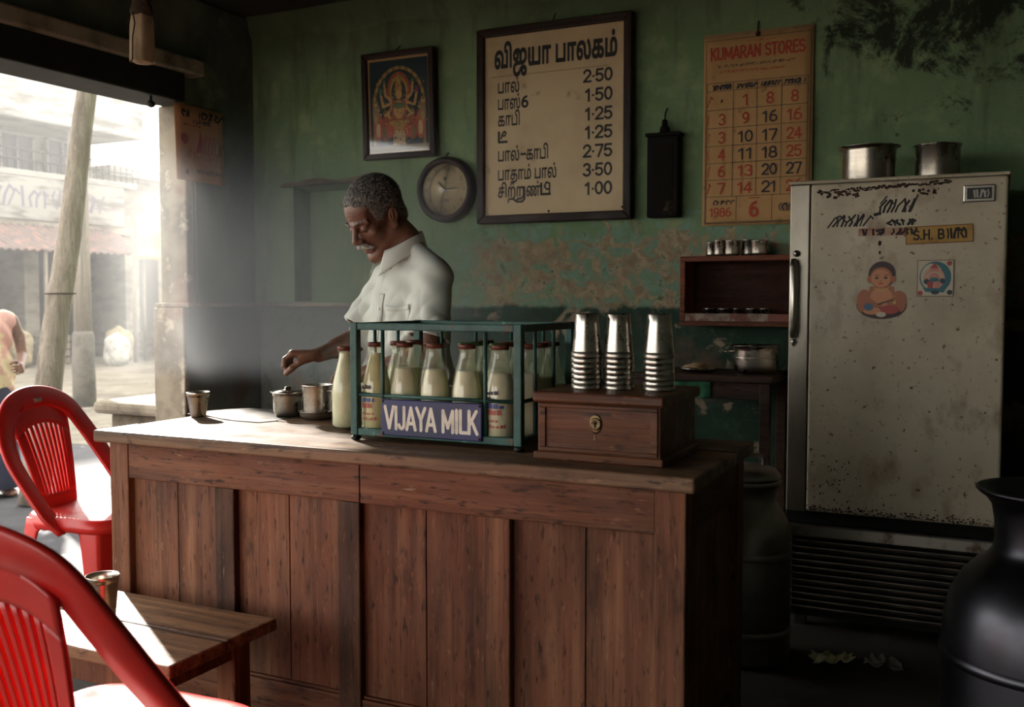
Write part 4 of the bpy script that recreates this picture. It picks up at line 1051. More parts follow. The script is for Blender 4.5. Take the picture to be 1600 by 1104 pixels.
# =================================================================== refrigerator
FX0, FX1, FY, FZ = -.752, .03, 4.02, 1.775
fg = thing('refrigerator', 'old cream enamel refrigerator with rust spots, stickers and louvred base', 'refrigerator', (FX0, FY, 0))
W = FX1 - FX0
MB().box(.006, W - .006, .045, .64, .06, FZ - .012).obj('cabinet', 'enamel', fg, bevel=.012)
MB().box(0, W, .0, .64, FZ - .014, FZ).obj('top_panel', 'enamel', fg, bevel=.006)
dr = MB().box(.090, W - .008, -.025, .040, .482, FZ - .018).obj('door', 'enamel', fg, bevel=.010, seg=3)
MB().box(.012, .088, -.022, .042, .478, FZ - .016).obj('door_strip', 'strip', fg, bevel=.005)
MB().box(.01, W - .01, .012, .05, .432, .480).obj('painted_gap_shadow', 'dark', fg)  # near-black strip paints the shadow between door and chrome bar
MB().box(.002, W - .004, -.02, .03, .375, .430).obj('chrome_bar', 'chrome', fg, bevel=.008)
for x in (.004, W - .030): MB().box(x, x + .026, -.012, .02, .05, .374).obj('grille_post', 'strip', fg, bevel=.003)
MB().box(.03, W - .03, .028, .034, .05, .374).obj('grille_back', 'dark', fg)
for k in range(11):
    z = .352 - k * .0265
    T = Matrix.Translation((W / 2, .010, z)) @ Matrix.Rotation(radians(-32), 4, 'X')
    MB().box(-W / 2 + .030, W / 2 - .030, -.016, .016, -.0022, .0022, T=T).obj('louvre', 'grille', fg, bevel=.0015)
for x in (.04, W - .08):
    for y in (.06, .56): MB().box(x, x + .04, y, y + .04, 0, .062).obj('foot', 'black_metal', fg)
# handle: chrome bar on two mounts with a pointed foot
hd = MB().band([(.034, -.05, 1.47), (.036, -.058, 1.44), (.036, -.058, 1.2), (.034, -.050, 1.165)], [(1, 0, 0)] * 4, [.018, .030, .028, .018], [.014, .022, .022, .014]).obj('handle', 'chrome', fg)
for z in (1.455, 1.18): MB().box(.026, .046, -.05, -.02, z - .014, z + .014).obj('handle_mount', 'chrome', hd, bevel=.004)
MB().lathe([(0, 0), (.010, .018), (.008, .03), (0, .034)], c=(.034, -.036, 1.128), n=14).obj('handle_tip', 'chrome', hd)
MB().lathe([(.011, 0), (.013, .008), (.008, .016), (0, .018)], n=14, T=wallT(.040, -.025, 1.492)).obj('lock_knob', 'chrome', hd)
# badge
bd = MB().box(.628, .733, -.034, -.024, 1.665, 1.727).obj('badge', 'chrome', fg, bevel=.004)
MB().box(.640, .722, -.0362, -.0335, 1.676, 1.716).obj('badge_panel', flat('dark_badge_panel', '#2d2c2b', .3), bd, bevel=.002)
mb = MB(); scrawl(mb, wallT(0, -.0366, 0), .655, 1.682, .055, .026, 5, .006, seed=91); mb.obj('badge_mark', 'steel_dull', bd)
# worn script lettering and stickers (flat print on the door)
DY = -.0256; T = wallT(0, DY, 0); ink = MB()
scrawl(ink, T, .335, 1.64, .115, .050, 8, .0075, seed=101, slant=.5); ink.stroke([(.325, 1.632), (.345, 1.637)], .012, T); ink.stroke([(.345, 1.672), (.368, 1.70)], .005, T); ink.stroke([(.45, 1.64), (.475, 1.70)], .006, T)
scrawl(ink, T, .17, 1.592, .125, .044, 9, .007, seed=102, slant=.5); ink.stroke([(.155, 1.588), (.18, 1.622), (.20, 1.632), (.225, 1.605)], .006, T)
ink.obj('script_lettering', 'ink', fg)
MB().box(.268, .485, DY - .0006, DY + .001, 1.553, 1.582).obj('red_label', mottled('faded_red_label', '#8a4a3c', [('#a88a72', 10, .45, .62, ONE, 6)], .6), fg)
ink = MB(); T2 = wallT(0, DY - .0012, 0)
scrawl(ink, T2, .275, 1.557, .09, .024, 5, .008, seed=104); scrawl(ink, T2, .385, 1.557, .09, .022, 6, .008, seed=105); scrawl(ink, T2, .37, 1.592, .095, .022, 6, .008, seed=106, slant=0)
ink.obj('label_lettering', 'ink', fg)
yl = MB(); yl.box(-.1145, .1145, -.0012, .0008, -.033, .033); o = yl.obj('yellow_label', mottled('ochre_label', '#a5803f', [('#7c5a2b', 8, .5, .7, ONE, 6)], .6), fg); o.location = (.55, DY, 1.553); o.rotation_euler = (0, radians(-1.5), 0)
rim = MB()
for a in ((-.1145, .1145, .030, .033), (-.1145, .1145, -.033, -.030), (-.1145, -.1115, -.03, .03), (.1115, .1145, -.03, .03)): rim.box(a[0], a[1], -.0016, -.0010, a[2], a[3])
rim.obj('label_border', flat('brown_border', '#6b3f28', .6), o)
ink = MB(); T3 = wallT(0, -.0019, 0); put_block(ink, 'S.H. B', T3, -.09, -.018, w=.110, h=.038, lw=.17); scrawl(ink, T3, .022, -.016, .075, .038, 6, .0075, seed=110, slant=0); ink.obj('label_lettering', 'ink', o)
# smear of dark old adhesive along the top of the door
ink = MB(); r_ = random.Random(5)
for i in range(90):
    x = .12 + .47 * i / 90; ink.disc(x, 1.724 + .020 * (i / 90) + r_.uniform(-.006, .006), r_.uniform(.004, .009), T, 0, 8, r_.uniform(.002, .006), z=i * .000004)
for i in range(40):
    x = r_.choice((.15, .18, .22, .45, .50)) + r_.uniform(0, .05); ink.disc(x, 1.710 + r_.uniform(-.008, .012), r_.uniform(.003, .007), T, 0, 7, z=.0005 + i * .000004)
ink.obj('adhesive_smear', 'rust', fg)
ink = MB()
for i in range(260):
    x = .095 + .67 * r_.random(); ink.disc(x, .489 + abs(r_.gauss(0, .012)), r_.uniform(.0015, .006), T, 0, 7, r_.uniform(.001, .004), z=i * .000003)
for i in range(70):
    x = .20 + r_.gauss(0, .05); ink.disc(x, .62 + r_.gauss(0, .05), r_.uniform(.001, .004), T, 0, 6, z=i * .000003)
stuff(ink.obj('rust_specks', 'rust', fg))
# baby sticker: flat printed cut-out
bs = thing('baby_sticker', 'cut-out sticker of a seated baby on the refrigerator door', 'sticker', (FX0 + .355, FY - .0268, 1.235))
sk = [flat('sticker_' + n_, c, .45) for n_, c in (('skin', '#9a5c3c'), ('skin_light', '#b87a55'), ('hair', '#2b1712'), ('gold', '#b0984a'), ('red', '#9c3b35'), ('blue', '#3d5a72'), ('dark', '#2a1d17'), ('white', '#b7ab98'))]
mb = MB(); T = wallT(0, 0, 0); cnt = [0]
def L2(): cnt[0] += 1; return Matrix.Translation((0, -.0001 * cnt[0], 0)) @ T
mb.disc(0, .058, .086, L2(), 0, 28, .050); mb.disc(-.062, .075, .026, L2(), 0, 18, .042); mb.disc(.062, .072, .026, L2(), 0, 18, .04)
mb.poly([(-.055, .07), (.055, .07), (.042, .128), (-.042, .128)], L2(), 0); mb.disc(0, .088, .040, L2(), 1, 20, .035)
mb.disc(0, .172, .048, L2(), 2, 28, .050); mb.disc(-.002, .160, .040, L2(), 0, 28, .040); mb.disc(-.004, .158, .034, L2(), 1, 24, .034)
mb.disc(-.045, .155, .008, L2(), 0, 10, .012); mb.disc(.042, .155, .008, L2(), 0, 10, .012)
for sx in (-1, 1): mb.disc(sx * .016 - .002, .160, .007, L2(), 6, 12, .0045); mb.stroke([(sx * .009, .170), (sx * .024, .171)], .0022, L2(), 2)
mb.disc(-.003, .139, .008, L2(), 4, 12, .003); mb.disc(-.003, .149, .004, L2(), 0, 8, .0025); mb.stroke([(-.025, .122), (-.01, .112), (.008, .112), (.025, .122)], .004, L2(), 3)
mb.disc(0, .028, .070, L2(), 6, 24, .020); mb.disc(-.03, .035, .035, L2(), 1, 18, .014); mb.disc(.03, .04, .034, L2(), 4, 18, .016); mb.disc(-.045, .05, .018, L2(), 5, 14, .014)
mb.disc(0, .022, .018, L2(), 7, 14, .010); mb.poly([(.040, .062), (.052, .062), (.052, .092), (.043, .092)], L2(), 3); mb.stroke([(-.05, .085), (-.02, .06), (.0, .055)], .013, L2(), 0); mb.stroke([(.05, .085), (.025, .062)], .013, L2(), 0)
mb.stroke([(-.012, .06), (.04, .078)], .005, L2(), 6)
mb.obj('print', sk, bs)
bs2 = MB().disc(0, .058, .090, n=26, ry=.054, z=-.0).obj('backing', flat('sticker_backing', '#5d4433', .5), bs); bs2.rotation_euler = (pi / 2, 0, 0); bs2.location = (0, .0004, 0)
# square sticker with a round picture
ss = thing('square_sticker', 'square white sticker with a round teal emblem on the refrigerator door', 'sticker', (FX0 + .541, FY - .0266, 1.392))
sk2 = [flat('emblem_' + n_, c, .45) for n_, c in (('white', '#b3a995'), ('teal', '#2f6068'), ('pink', '#b5776a'), ('red', '#96413b'), ('dark', '#20343b'), ('skin', '#b98d72'), ('border', '#5c4434'))]
MB().box(-.0625, .0625, -.0008, .0010, -.0675, .0675).obj('square_backing', sk2[6], ss)
mb = MB(); cnt[0] = 8
mb.poly([(-.060, -.065), (.060, -.065), (.060, .065), (-.060, .065)], L2(), 0); mb.disc(0, .004, .054, L2(), 1, 32, .058); mb.disc(-.012, .006, .038, L2(), 0, 28, .048)
mb.disc(-.004, .0, .036, L2(), 5, 24, .040); mb.disc(-.004, .034, .017, L2(), 2, 16, .016); mb.poly([(-.016, .036), (.008, .036), (.0, .056), (-.006, .056)], L2(), 3)
mb.disc(-.004, .012, .020, L2(), 2, 16, .010); mb.stroke([(-.03, .004), (-.012, .022), (.006, .022), (.024, .002)], .004, L2(), 0)
mb.poly([(-.022, -.014), (.014, -.014), (.010, .002), (-.018, .002)], L2(), 1); mb.disc(-.03, -.012, .010, L2(), 4, 10); mb.disc(.024, -.010, .010, L2(), 4, 10); mb.poly([(-.026, -.036), (-.008, -.036), (-.006, -.012), (-.026, -.012)], L2(), 3); mb.poly([(0, -.036), (.016, -.036), (.018, -.012), (-.002, -.012)], L2(), 2)
mb.poly([(-.042, -.036), (.038, -.036), (.030, -.052), (-.032, -.050)], L2(), 1); mb.disc(0, -.052, .014, L2(), 4, 14, .008)
for x, z, c in ((-.052, -.055, 3), (.050, -.052, 4), (.048, .054, 3), (-.05, .054, 0)): mb.disc(x * .98, z, .009, L2(), c, 12)
mb.obj('print', sk2, ss)
tag(MB().disc(0, 0, .006, n=10, ry=.010).disc(.001, -.035, .004, n=8, ry=.007, z=.0004).obj('paint_chip', 'rust', fg), None, None).matrix_local = wallT(.345, DY - .0004, 1.525)

# steel pots on the fridge and vessels by the shelf
bowl('steel_pot', 'wide-rimmed steel pot on top of the refrigerator, left of the two', 'pot', FX0 + .262, 4.34, FZ + .001, shell([(.088, .001), (.098, .006), (.102, .02), (.104, .14), (.106, .150), (.121, .155), (.122, .158)]), n=48, group='pots on the refrigerator')
bowl('steel_pot', 'steel pot without wide rim on top of the refrigerator, right of the two', 'pot', FX0 + .520, 4.34, FZ + .001, shell([(.072, .001), (.080, .006), (.083, .02), (.084, .140), (.090, .146), (.091, .150)]), n=48, group='pots on the refrigerator')
sh = thing('wall_shelf', 'red-brown open wooden box shelf on the wall beside the refrigerator', 'shelf', (-1.338, BW, 1.19))
W, H, D = .60, .322, .17
MB().box(0, W, -D, -.004, H - .024, H).obj('top_board', 'shelf', sh, bevel=.003)
MB().box(0, W, -D, -.004, 0, .022).obj('bottom_board', 'shelf', sh, bevel=.003)
MB().box(0, .024, -D + .001, -.004, .022, H - .024).obj('side_board', 'shelf', sh, bevel=.003)
MB().box(W - .024, W, -D + .001, -.004, .022, H - .024).obj('side_board', 'shelf', sh, bevel=.003)
MB().box(.024, W - .024, -.012, -.004, .022, H - .024).obj('back_board', wood('darker_back_wood', '#33190f', '#1a0d08', '#43241a', 0, .7), sh)  # back board in a darker wood than the other boards
MB().box(.024, W - .024, -D + .002, -D + .014, .022, .058).obj('front_lip', mottled('flaking_lip_paint', '#6b3c2c', [('#8d7f6e', 5, .52, .56, (1.5, 1, 1), 7), ('#4a261b', 8, .5, .7, ONE, 6)], .6), sh, bevel=.002)
MB().box(.265, .285, -D + .004, -.012, .022, H - .024).obj('divider', 'shelf', sh) if False else None
zt = 1.19 + H + .001
for i, (x, y, r, h) in enumerate(((-1.215, 4.62, .022, .066), (-1.168, 4.58, .024, .072), (-1.110, 4.59, .036, .070), (-1.045, 4.63, .030, .075), (-.985, 4.59, .042, .068))):
    bowl('steel_cup', '%s small steel cup on top of the red wall shelf' % ('leftmost', 'second', 'third', 'fourth', 'rightmost')[i], 'cup', x, y, zt, shell([(r * .85, .001), (r * .95, .004), (r * .98, .012), (r, h - .004), (r + .003, h)]), n=28, group='cups on the red shelf')
for i, (x, r) in enumerate(((-1.22, .024), (-1.15, .026), (-1.085, .020), (-1.02, .028), (-.96, .022))):
    bowl('steel_bowl', '%s little steel bowl inside the red wall shelf' % ('leftmost', 'second', 'middle', 'fourth', 'rightmost')[i], 'bowl', x, 4.60, 1.213, shell([(r * .7, .001), (r * .95, .012), (r, .055), (r + .003, .058)]), n=24, group='bowls inside the red shelf')
tb = thing('side_table', 'dark wooden side table against the back wall below the red shelf', 'table', (-1.17, 4.46, 0))
MB().box(-.30, .32, -.20, .22, .955, .985).obj('table_top', 'oldtable', tb, bevel=.004)
MB().box(-.27, .29, -.175, -.155, .88, .954).obj('apron', 'oldtable', tb, bevel=.003)
for x in (-.27, .285):
    for y in (-.17, .19): MB().box(x - .022, x + .022, y - .022, y + .022, 0, .954).obj('leg', 'oldtable', tb, bevel=.003)
MB().box(-.27, .29, -.16, .19, .25, .27).obj('lower_shelf', 'oldtable', tb)
sp = bowl('steel_pot', 'rimmed steel pot with side handle on the dark side table', 'pot', -.963, 4.44, .9862, shell([(.075, .001), (.088, .010), (.096, .035), (.098, .100), (.101, .118), (.112, .122), (.113, .125)]), n=44,
          parts=[('side_handle', MB().tube(arc3([(-.098, -.02, .095), (-.125, -.03, .095), (-.128, -.01, .095), (-.125, .02, .095), (-.098, .02, .095)], 5), .005), 'steel'), ('rib', MB().lathe([(.0985, .068), (.1005, .071), (.0985, .074)], n=44, cap=False), 'steel')])
bowl('stacked_plate', 'shallow steel plate heaped with pale flatbread on the dark side table', 'plate', -1.215, 4.42, .9862, shell([(.050, .001), (.07, .003), (.085, .014), (.090, .018)]), n=40,
     parts=[('flatbread', MB().grid(lambda u, v: (.074 * v * cos(2*pi*u) * (1 + .05 * sin(6*pi*u)), .074 * v * sin(2*pi*u), .020 + .018 * (1 - v * v) + .003 * sin(u * 25 + v * 9)), 40, 10, close_u=True), mottled('pale_flatbread', '#b59a75', [('#7c5a3a', 12, .5, .68, ONE, 6)], .8))])
bowl('steel_cup', 'small steel cup at the left end of the dark side table', 'cup', -1.40, 4.42, .9862, shell([(.03, .001), (.036, .006), (.040, .065), (.043, .07)]), n=28)
tag(MB().grid(lambda u, v: (-1.40 + .28 * u, 4.285 - .012 * sin(u * 16) * (v) - .006, .955 - .075 * v), 40, 8).obj('green_cloth', mottled('green_cloth', '#2f6a4a', [('#1d3f2e', 9, .45, .65, ONE, 5)], .9), solid=.003), 'narrow green cloth hanging from the front edge of the side table', 'cloth')
# dark lidded can behind the counter's right end
dc = thing('lidded_can', 'dark lidded metal can on the floor between counter and refrigerator', 'can', (-.800, 3.62, 0))
MB().lathe([(0, .002), (.14, .002), (.15, .02), (.15, .46), (.145, .50), (.115, .555), (.098, .58), (.096, .63), (.112, .645), (.114, .66), (.104, .665)], n=44, cap=False).obj('body', 'steel_dull', dc)
MB().lathe([(.108, .66), (.112, .675), (.095, .70), (.05, .715), (0, .718)], n=40).obj('lid', 'steel_dull', dc)
MB().tube(arc3([(-.05, 0, .712), (-.04, 0, .745), (.04, 0, .745), (.05, 0, .712)], 6), .008).obj('lid_handle', 'steel_dull', dc)
for z in (.12, .40): MB().lathe([(.150, z - .012), (.156, z), (.150, z + .012)], n=44, cap=False).obj('hoop', 'steel_dull', dc)
# big milk can in the right foreground
mc = thing('milk_can', 'large dull aluminium milk can with flared mouth in the right foreground', 'can', (.125, 2.50, 0))
MB().lathe(smoothp([(0, .004), (.20, .004), (.215, .015), (.225, .05), (.228, .30), (.228, .50), (.225, .585), (.212, .645), (.188, .690), (.158, .722), (.134, .740), (.124, .755), (.120, .775), (.122, .82), (.128, .855)], 2) +
           [(.140, .872), (.156, .884), (.162, .890), (.162, .894), (.157, .895), (.140, .884), (.128, .866), (.119, .84), (.114, .80), (.113, .76), (.125, .735), (.15, .71), (.19, .66), (.205, .58), (.205, .1), (0, .1)], n=72, cap=False).obj('body', 'can', mc)
MB().lathe([(.2285, .505), (.2325, .512), (.2325, .522), (.2275, .529)], n=72, cap=False).obj('hoop', 'can', mc)
MB().lathe([(.226, .03), (.233, .035), (.233, .065), (.227, .07)], n=72, cap=False).obj('foot_ring', 'can', mc)
for a in (radians(100), radians(-80)):
    T = Matrix.Rotation(a, 4, 'Z')
    MB().tube(arc3([(.196, -.05, .675), (.225, -.05, .71), (.232, 0, .718), (.225, .05, .71), (.196, .05, .675)], 5), .009, T=T).obj('handle', 'can', mc)
# paper scraps on the floor
def scrap(label, x, y, s, rz, seed, mat):
    r = random.Random(seed); n = 7
    h = [[.004 + s * .22 * r.random() ** 2 for _ in range(n + 1)] for _ in range(n + 1)]
    o = MB().grid(lambda u, v: (s * (u - .5) + s * .08 * sin(v * 9), s * .6 * (v - .5), h[int(round(u * n))][int(round(v * n))]), n, n, sm=False).obj('paper_scrap', mat, None, loc=(x, y, .001), solid=.001)
    o.rotation_euler = (0, 0, rz); return tag(o, label, 'paper scrap')
scrap('crumpled cream paper scrap on the dark floor before the refrigerator', -.515, 3.70, .14, .3, 3, mottled('scrap_paper', '#d6cfa6', [('#8f8a5a', 20, .55, .65, ONE, 4)], .8))
scrap('dull crumpled wrapper on the dark floor right of the cream scrap', -.335, 3.735, .13, -.2, 8, mottled('dull_wrapper', '#6d665c', [('#3d3732', 14, .45, .65, ONE, 4)], .6))

# =================================================================== people
def hand(S, W, h, n, s, sc=1., curl=(38, 82, 108), thumb=(.62, .62, .50), spread=.10, k=.006):
    """palm, four curled fingers and a thumb; h along the palm, n out of the palm, s to the thumb's side"""
    W, h, n, s = (np.array(q, float) for q in (W, h, n, s)); h /= np.linalg.norm(h); n -= h * (n @ h); n /= np.linalg.norm(n); s = s - h * (s @ h) - n * (s @ n); s /= np.linalg.norm(s)
    A = lambda a, b, c: W + (h * a + s * b + n * c) * sc
    for b0, b1, r in ((.018, .028, .0125), (.006, .009, .0130), (-.006, -.010, .0125), (-.016, -.027, .0115)):
        S.cap(A(.012, b0, 0), A(.086 - abs(b1) * .12, b1, -.002), .0155 * sc, r * sc, .012)
    for off, L, r, dc in ((.0285, .070, .0092, -4), (.0095, .079, .0096, 0), (-.0100, .073, .0092, 5), (-.0275, .056, .0082, 10)):
        p = A(.086 - abs(off) * .12, off, -.002); fan = s * off * spread / .03
        for seg, fr, ang, r0, r1 in ((0, .45, curl[0], 1.06, .96), (1, .31, curl[1], 1.0, .88), (2, .24, curl[2], .9, .72)):
            a = radians(ang + dc); d = h * cos(a) + n * sin(a) + fan * .5; d /= np.linalg.norm(d)
            q = p + d * L * fr * sc; S.cap(p, q, r * r0 * sc, r * r1 * sc, .0035 if seg else k); p = q
    p = A(.018, .022, .006)
    for d, L, r0, r1 in ((h * thumb[0] + s * thumb[1] + n * .35, .044, .0165, .0125), (h * .80 + s * .12 + n * thumb[2], .034, .0120, .0105), (h * .85 - s * .12 + n * (thumb[2] + .15), .027, .0108, .0085)):
        d = d / np.linalg.norm(d); q = p + d * L * sc; S.cap(p, q, r0 * sc, r1 * sc, .006); p = q

PX, PY, PR = -1.945, 3.145, radians(-30)
man = thing('person', 'grey-haired man in a white short-sleeved shirt, head bowed, reaching over steel vessels', 'person', (PX, PY, 0), PR)
H = .003
S = SDF((-.33, -.62, .93), (.36, .20, 1.84), H)
HC = np.array([-.026, -.130, 1.612]); HS = 1.08
Rh = np.array((Matrix.Rotation(radians(9), 3, 'Z') @ Matrix.Rotation(radians(34), 3, 'X') @ Matrix.Rotation(radians(0), 3, 'Y')))
def hp(x, y, z): return HC + Rh @ (np.array([x, y, z]) * HS)
def hE(c, r, k=.01, sub=False, R=None): S.ell(hp(*c), np.array(r) * HS, k, Rh if R is None else Rh @ np.array(R), sub)
def hC(a, b, ra, rb=None, k=.01, sub=False): S.cap(hp(*a), hp(*b), ra * HS, (rb or ra) * HS, k, sub)
# torso and arms
S.ell((0, -.01, 1.27), (.165, .105, .20), .03); S.ell((0, -.015, 1.05), (.155, .115, .22), .05)
S.cap((-.165, 0, 1.405), (.165, 0, 1.405), .052, .052, .03)
S.cap((0, -.012, 1.40), (0, -.045, 1.54), .064, .057, .03)
S.cap((-.10, .010, 1.42), (-.02, -.02, 1.52), .04, .045, .03); S.cap((.10, .010, 1.42), (.02, -.02, 1.52), .04, .045, .03)
RS, RE, RW_ = (-.190, -.005, 1.395), (-.205, -.135, 1.155), (-.062, -.345, 1.116)
S.cap(RS, RE, .050, .041, .02); S.cap(RE, RW_, .041, .0255, .012)
S.cap((-.190, -.155, 1.150), (-.135, -.24, 1.135), .043, .036, .015)
hand(S, (-.062, -.345, 1.116), (-.52, -.84, .06), (-.05, -.12, -1), (.85, -.5, 0), 1.05, curl=(46, 92, 122), thumb=(.70, .30, .75))
LS, LE, LW_ = (.190, -.005, 1.395), (.215, -.06, 1.125), (.04, -.235, 1.045)
S.cap(LS, LE, .050, .041, .02); S.cap(LE, LW_, .041, .0265, .012)
hand(S, LW_, (-.75, -.62, -.05), (-.35, .25, -.9), (-.4, -.5, .75), 1.03, curl=(48, 88, 112), thumb=(.7, .5, .5))
# head
hE((0, .018, .048), (.0745, .098, .082), .01); hE((0, -.035, .045), (.0655, .058, .058), .02)
hE((0, -.040, -.030), (.0575, .052, .072), .02)
hC((0, -.072, -.106), (0, -.080, -.108), .023, .021, .02)
for sx in (-1, 1):
    hC((sx * .056, -.002, -.058), (sx * .020, -.070, -.103), .020, .018, .02)
    hE((sx * .043, -.064, -.018), (.021, .020, .016), .014)
    hC((sx * .010, -.0915, .024), (sx * .050, -.070, .020), .0095, .0085, .010)
    hE((sx * .031, -.0985, .003), (.0165, .014, .010), .010, sub=True)
    hE((sx * .031, -.0800, .003), (.0150, .0140, .0125), .005)
    hE((sx * .0140, -.106, -.0315), (.0100, .0110, .0085), .006)
    hE((sx * .0065, -.112, -.0385), (.0038, .005, .004), .003, sub=True)
    hC((sx * .020, -.102, -.036), (sx * .036, -.083, -.068), .0045, .004, .006, True)    # cheek fold
    E_ = Matrix.Rotation(radians(-18 * sx), 3, 'Z') @ Matrix.Rotation(radians(-22), 3, 'X')
    hE((sx * .0775, .012, -.006), (.0085, .0175, .030), .005, R=E_)
    hE((sx * .0865, .010, -.002), (.0070, .0105, .019), .003, sub=True, R=E_); hC((sx * .0835, .012, .008), (sx * .0835, .004, -.012), .0028, .0028, .003)
    hC((sx * .083, .024, -.018), (sx * .083, .027, .012), .0038, .0036, .003)
    hE((sx * .077, .006, -.036), (.007, .008, .009), .005)
    hE((sx * .060, -.045, .030), (.0085, .02, .022), .014, sub=True)
hC((0, -.0900, .020), (0, -.1165, -.024), .0082, .0115, .010); hE((0, -.1175, -.0265), (.0125, .0110, .0100), .006)
hC((0, -.113, -.034), (0, -.104, -.044), .0058, .005, .004)
for z0, r in ((-.0620, .0066), (-.0745, .0078)):
    hC((-.021, -.0875, z0 - .002), (0, -.0975, z0), r * .7, r, .005); hC((.021, -.0875, z0 - .002), (0, -.0975, z0), r * .7, r, .005)
hC((-.024, -.092, -.0683), (.024, -.092, -.0683), .0018, .0018, .003, True); hC((0, -.106, -.0683), (0, -.098, -.0683), .0020, .0020, .003, True)
for z0 in (.050, .062, .074): hC((-.035, -.0905, z0), (.035, -.0905, z0), .0012, .0012, .003, True)
S.cap(hp(0, .03, -.02), (0, .0, 1.46), .060, .062, .03)
S.cap(hp(0, -.04, -.075), (0, -.060, 1.47), .034, .036, .03)
S.cut((0, 0, .95), (0, 0, -1))
S.obj('body', 'skin', man, 1)
for sx in (-1, 1):   # eyes behind nearly closed lids
    c = hp(sx * .031, -.0790, .0005)
    e = MB().lathe([(.0125 * cos(a), .0125 * sin(a)) for a in np.linspace(-pi / 2, pi / 2, 13)], n=20).obj('eye', 'eye', man, loc=tuple(c))
    MB().tube([tuple(hp(sx * (.0175 + .0066 * k), -.0945 + .0005 * (k - 1.5) ** 2 + .0018 * k, -.0025 - .0022 * sin(pi * k / 4))) for k in range(5)], [.0006, .0012, .0014, .0012, .0006], n=6).obj('eyelashes', 'iris', man)
    MB().lathe([(.0062, 0), (.004, .0012), (0, .0016)], n=16, T=Matrix(Rh.tolist()).to_4x4() @ Matrix.Rotation(pi / 2 + .5, 4, 'X') @ Matrix.Translation((0, 0, .0112))).obj('iris', 'iris', e)
# hair
G = SDF(HC - .16, HC + .17, .0025)
G.ell(hp(0, .020, .050), np.array((.0800, .1035, .0885)) * HS, .01, Rh); G.ell(hp(0, -.030, .052), np.array((.0700, .060, .060)) * HS, .02, Rh)
G.ell(hp(0, .06, -.02), np.array((.062, .050, .058)) * HS, .02, Rh)
ii = np.indices(G.f.shape).reshape(3, -1); wp = G.lo[:, None] + ii * G.h; loc = (Rh.T @ (wp - HC[:, None])) / HS
lx, ly, lz = loc.astype(np.float32)
yy = [-.13, -.085, -.068, -.052, -.040, -.030, -.020, -.008, .006, .022, .036, .048, .12]
zz = [.110, .088, .078, .058, .014, -.014, -.016, .016, .032, .028, .005, -.048, -.066]
hl = np.interp(ly, yy, zz) + .004 * np.sin(lx * 130) + .003 * np.sin(ly * 210 + lx * 90)
wig = .0008 * np.sin(lx * 430 + 3 * np.sin(lz * 150)) * np.sin(ly * 380)
f = G.f.reshape(-1) + wig
d = (hl - lz) * .8
kk = .006; h_ = np.clip(.5 + .5 * (d - f) / kk, 0, 1); f = f * (1 - h_) + d * h_ + kk * h_ * (1 - h_)
G.f = f.reshape(G.f.shape).astype(np.float32)
hair = G.obj('hair', 'hair', man, 1)
# fine short strands lying on the hair
me = hair.data; rnd = random.Random(3); V = []; F = []; Fm = []
ps_ = list(me.polygons)
for _ in range(11000):
    pgn = ps_[rnd.randrange(len(ps_))]; c = pgn.center.copy(); nr = pgn.normal
    l = Rh.T @ (np.array(c) - HC) / HS
    back = Vector(tuple(Rh @ np.array((0.15 * (1 if l[0] > 0 else -1), .75, -.55 if l[1] > -.02 else .1)))); tg = (back - nr * back.dot(nr)).normalized()
    tg = (tg + Vector((rnd.uniform(-.4, .4), rnd.uniform(-.4, .4), rnd.uniform(-.4, .4))) + nr * .35).normalized()
    sd = tg.cross(nr).normalized() * .0006; L = rnd.uniform(.006, .013); b = len(V)
    V += [tuple(c - sd), tuple(c + sd), tuple(c + tg * L)]; F.append((b, b + 1, b + 2))
    side = l[2] < .045 and l[1] < .06 or l[2] < .0
    Fm.append(1 if rnd.random() < (.62 if side else .30) else 0)
sm = bpy.data.meshes.new('hair_strands'); sm.from_pydata(V, [], F); sm.materials.append(M['hair']); sm.materials.append(M['hair_white']); sm.polygons.foreach_set('material_index', Fm)
so = bpy.data.objects.new('hair_strands', sm); COL.objects.link(so); so.parent = man; so['kind'] = 'stuff'
# moustache and brows
G = SDF(HC - .17, HC + .05, .002)
for sx in (-1, 1):
    for a, b, r0, r1 in (((0, -.1085, -.0500), (sx * .018, -.1035, -.0535), .0085, .0092), ((sx * .018, -.1035, -.0535), (sx * .037, -.0880, -.0660), .0090, .0042)):
        G.cap(hp(*a), hp(*b), r0 * HS, r1 * HS, .006)
q = np.indices(G.f.shape); G.f += (.0011 * np.sin(q[0] * 1.1 + np.sin(q[2] * .35) * 2) * np.sin(q[2] * .5 + q[1] * .6)).astype(np.float32)
G.obj('moustache', 'hair_white', man, 1)
for sx in (-1, 1):
    G = SDF(HC - .17, HC + .12, .002)
    G.cap(hp(sx * .013, -.1000, .0255), hp(sx * .034, -.0950, .0305), .0042, .0042, .004); G.cap(hp(sx * .034, -.0950, .0305), hp(sx * .055, -.0740, .0255), .0042, .0022, .004)
    G.obj('eyebrow', 'hair', man, 1)
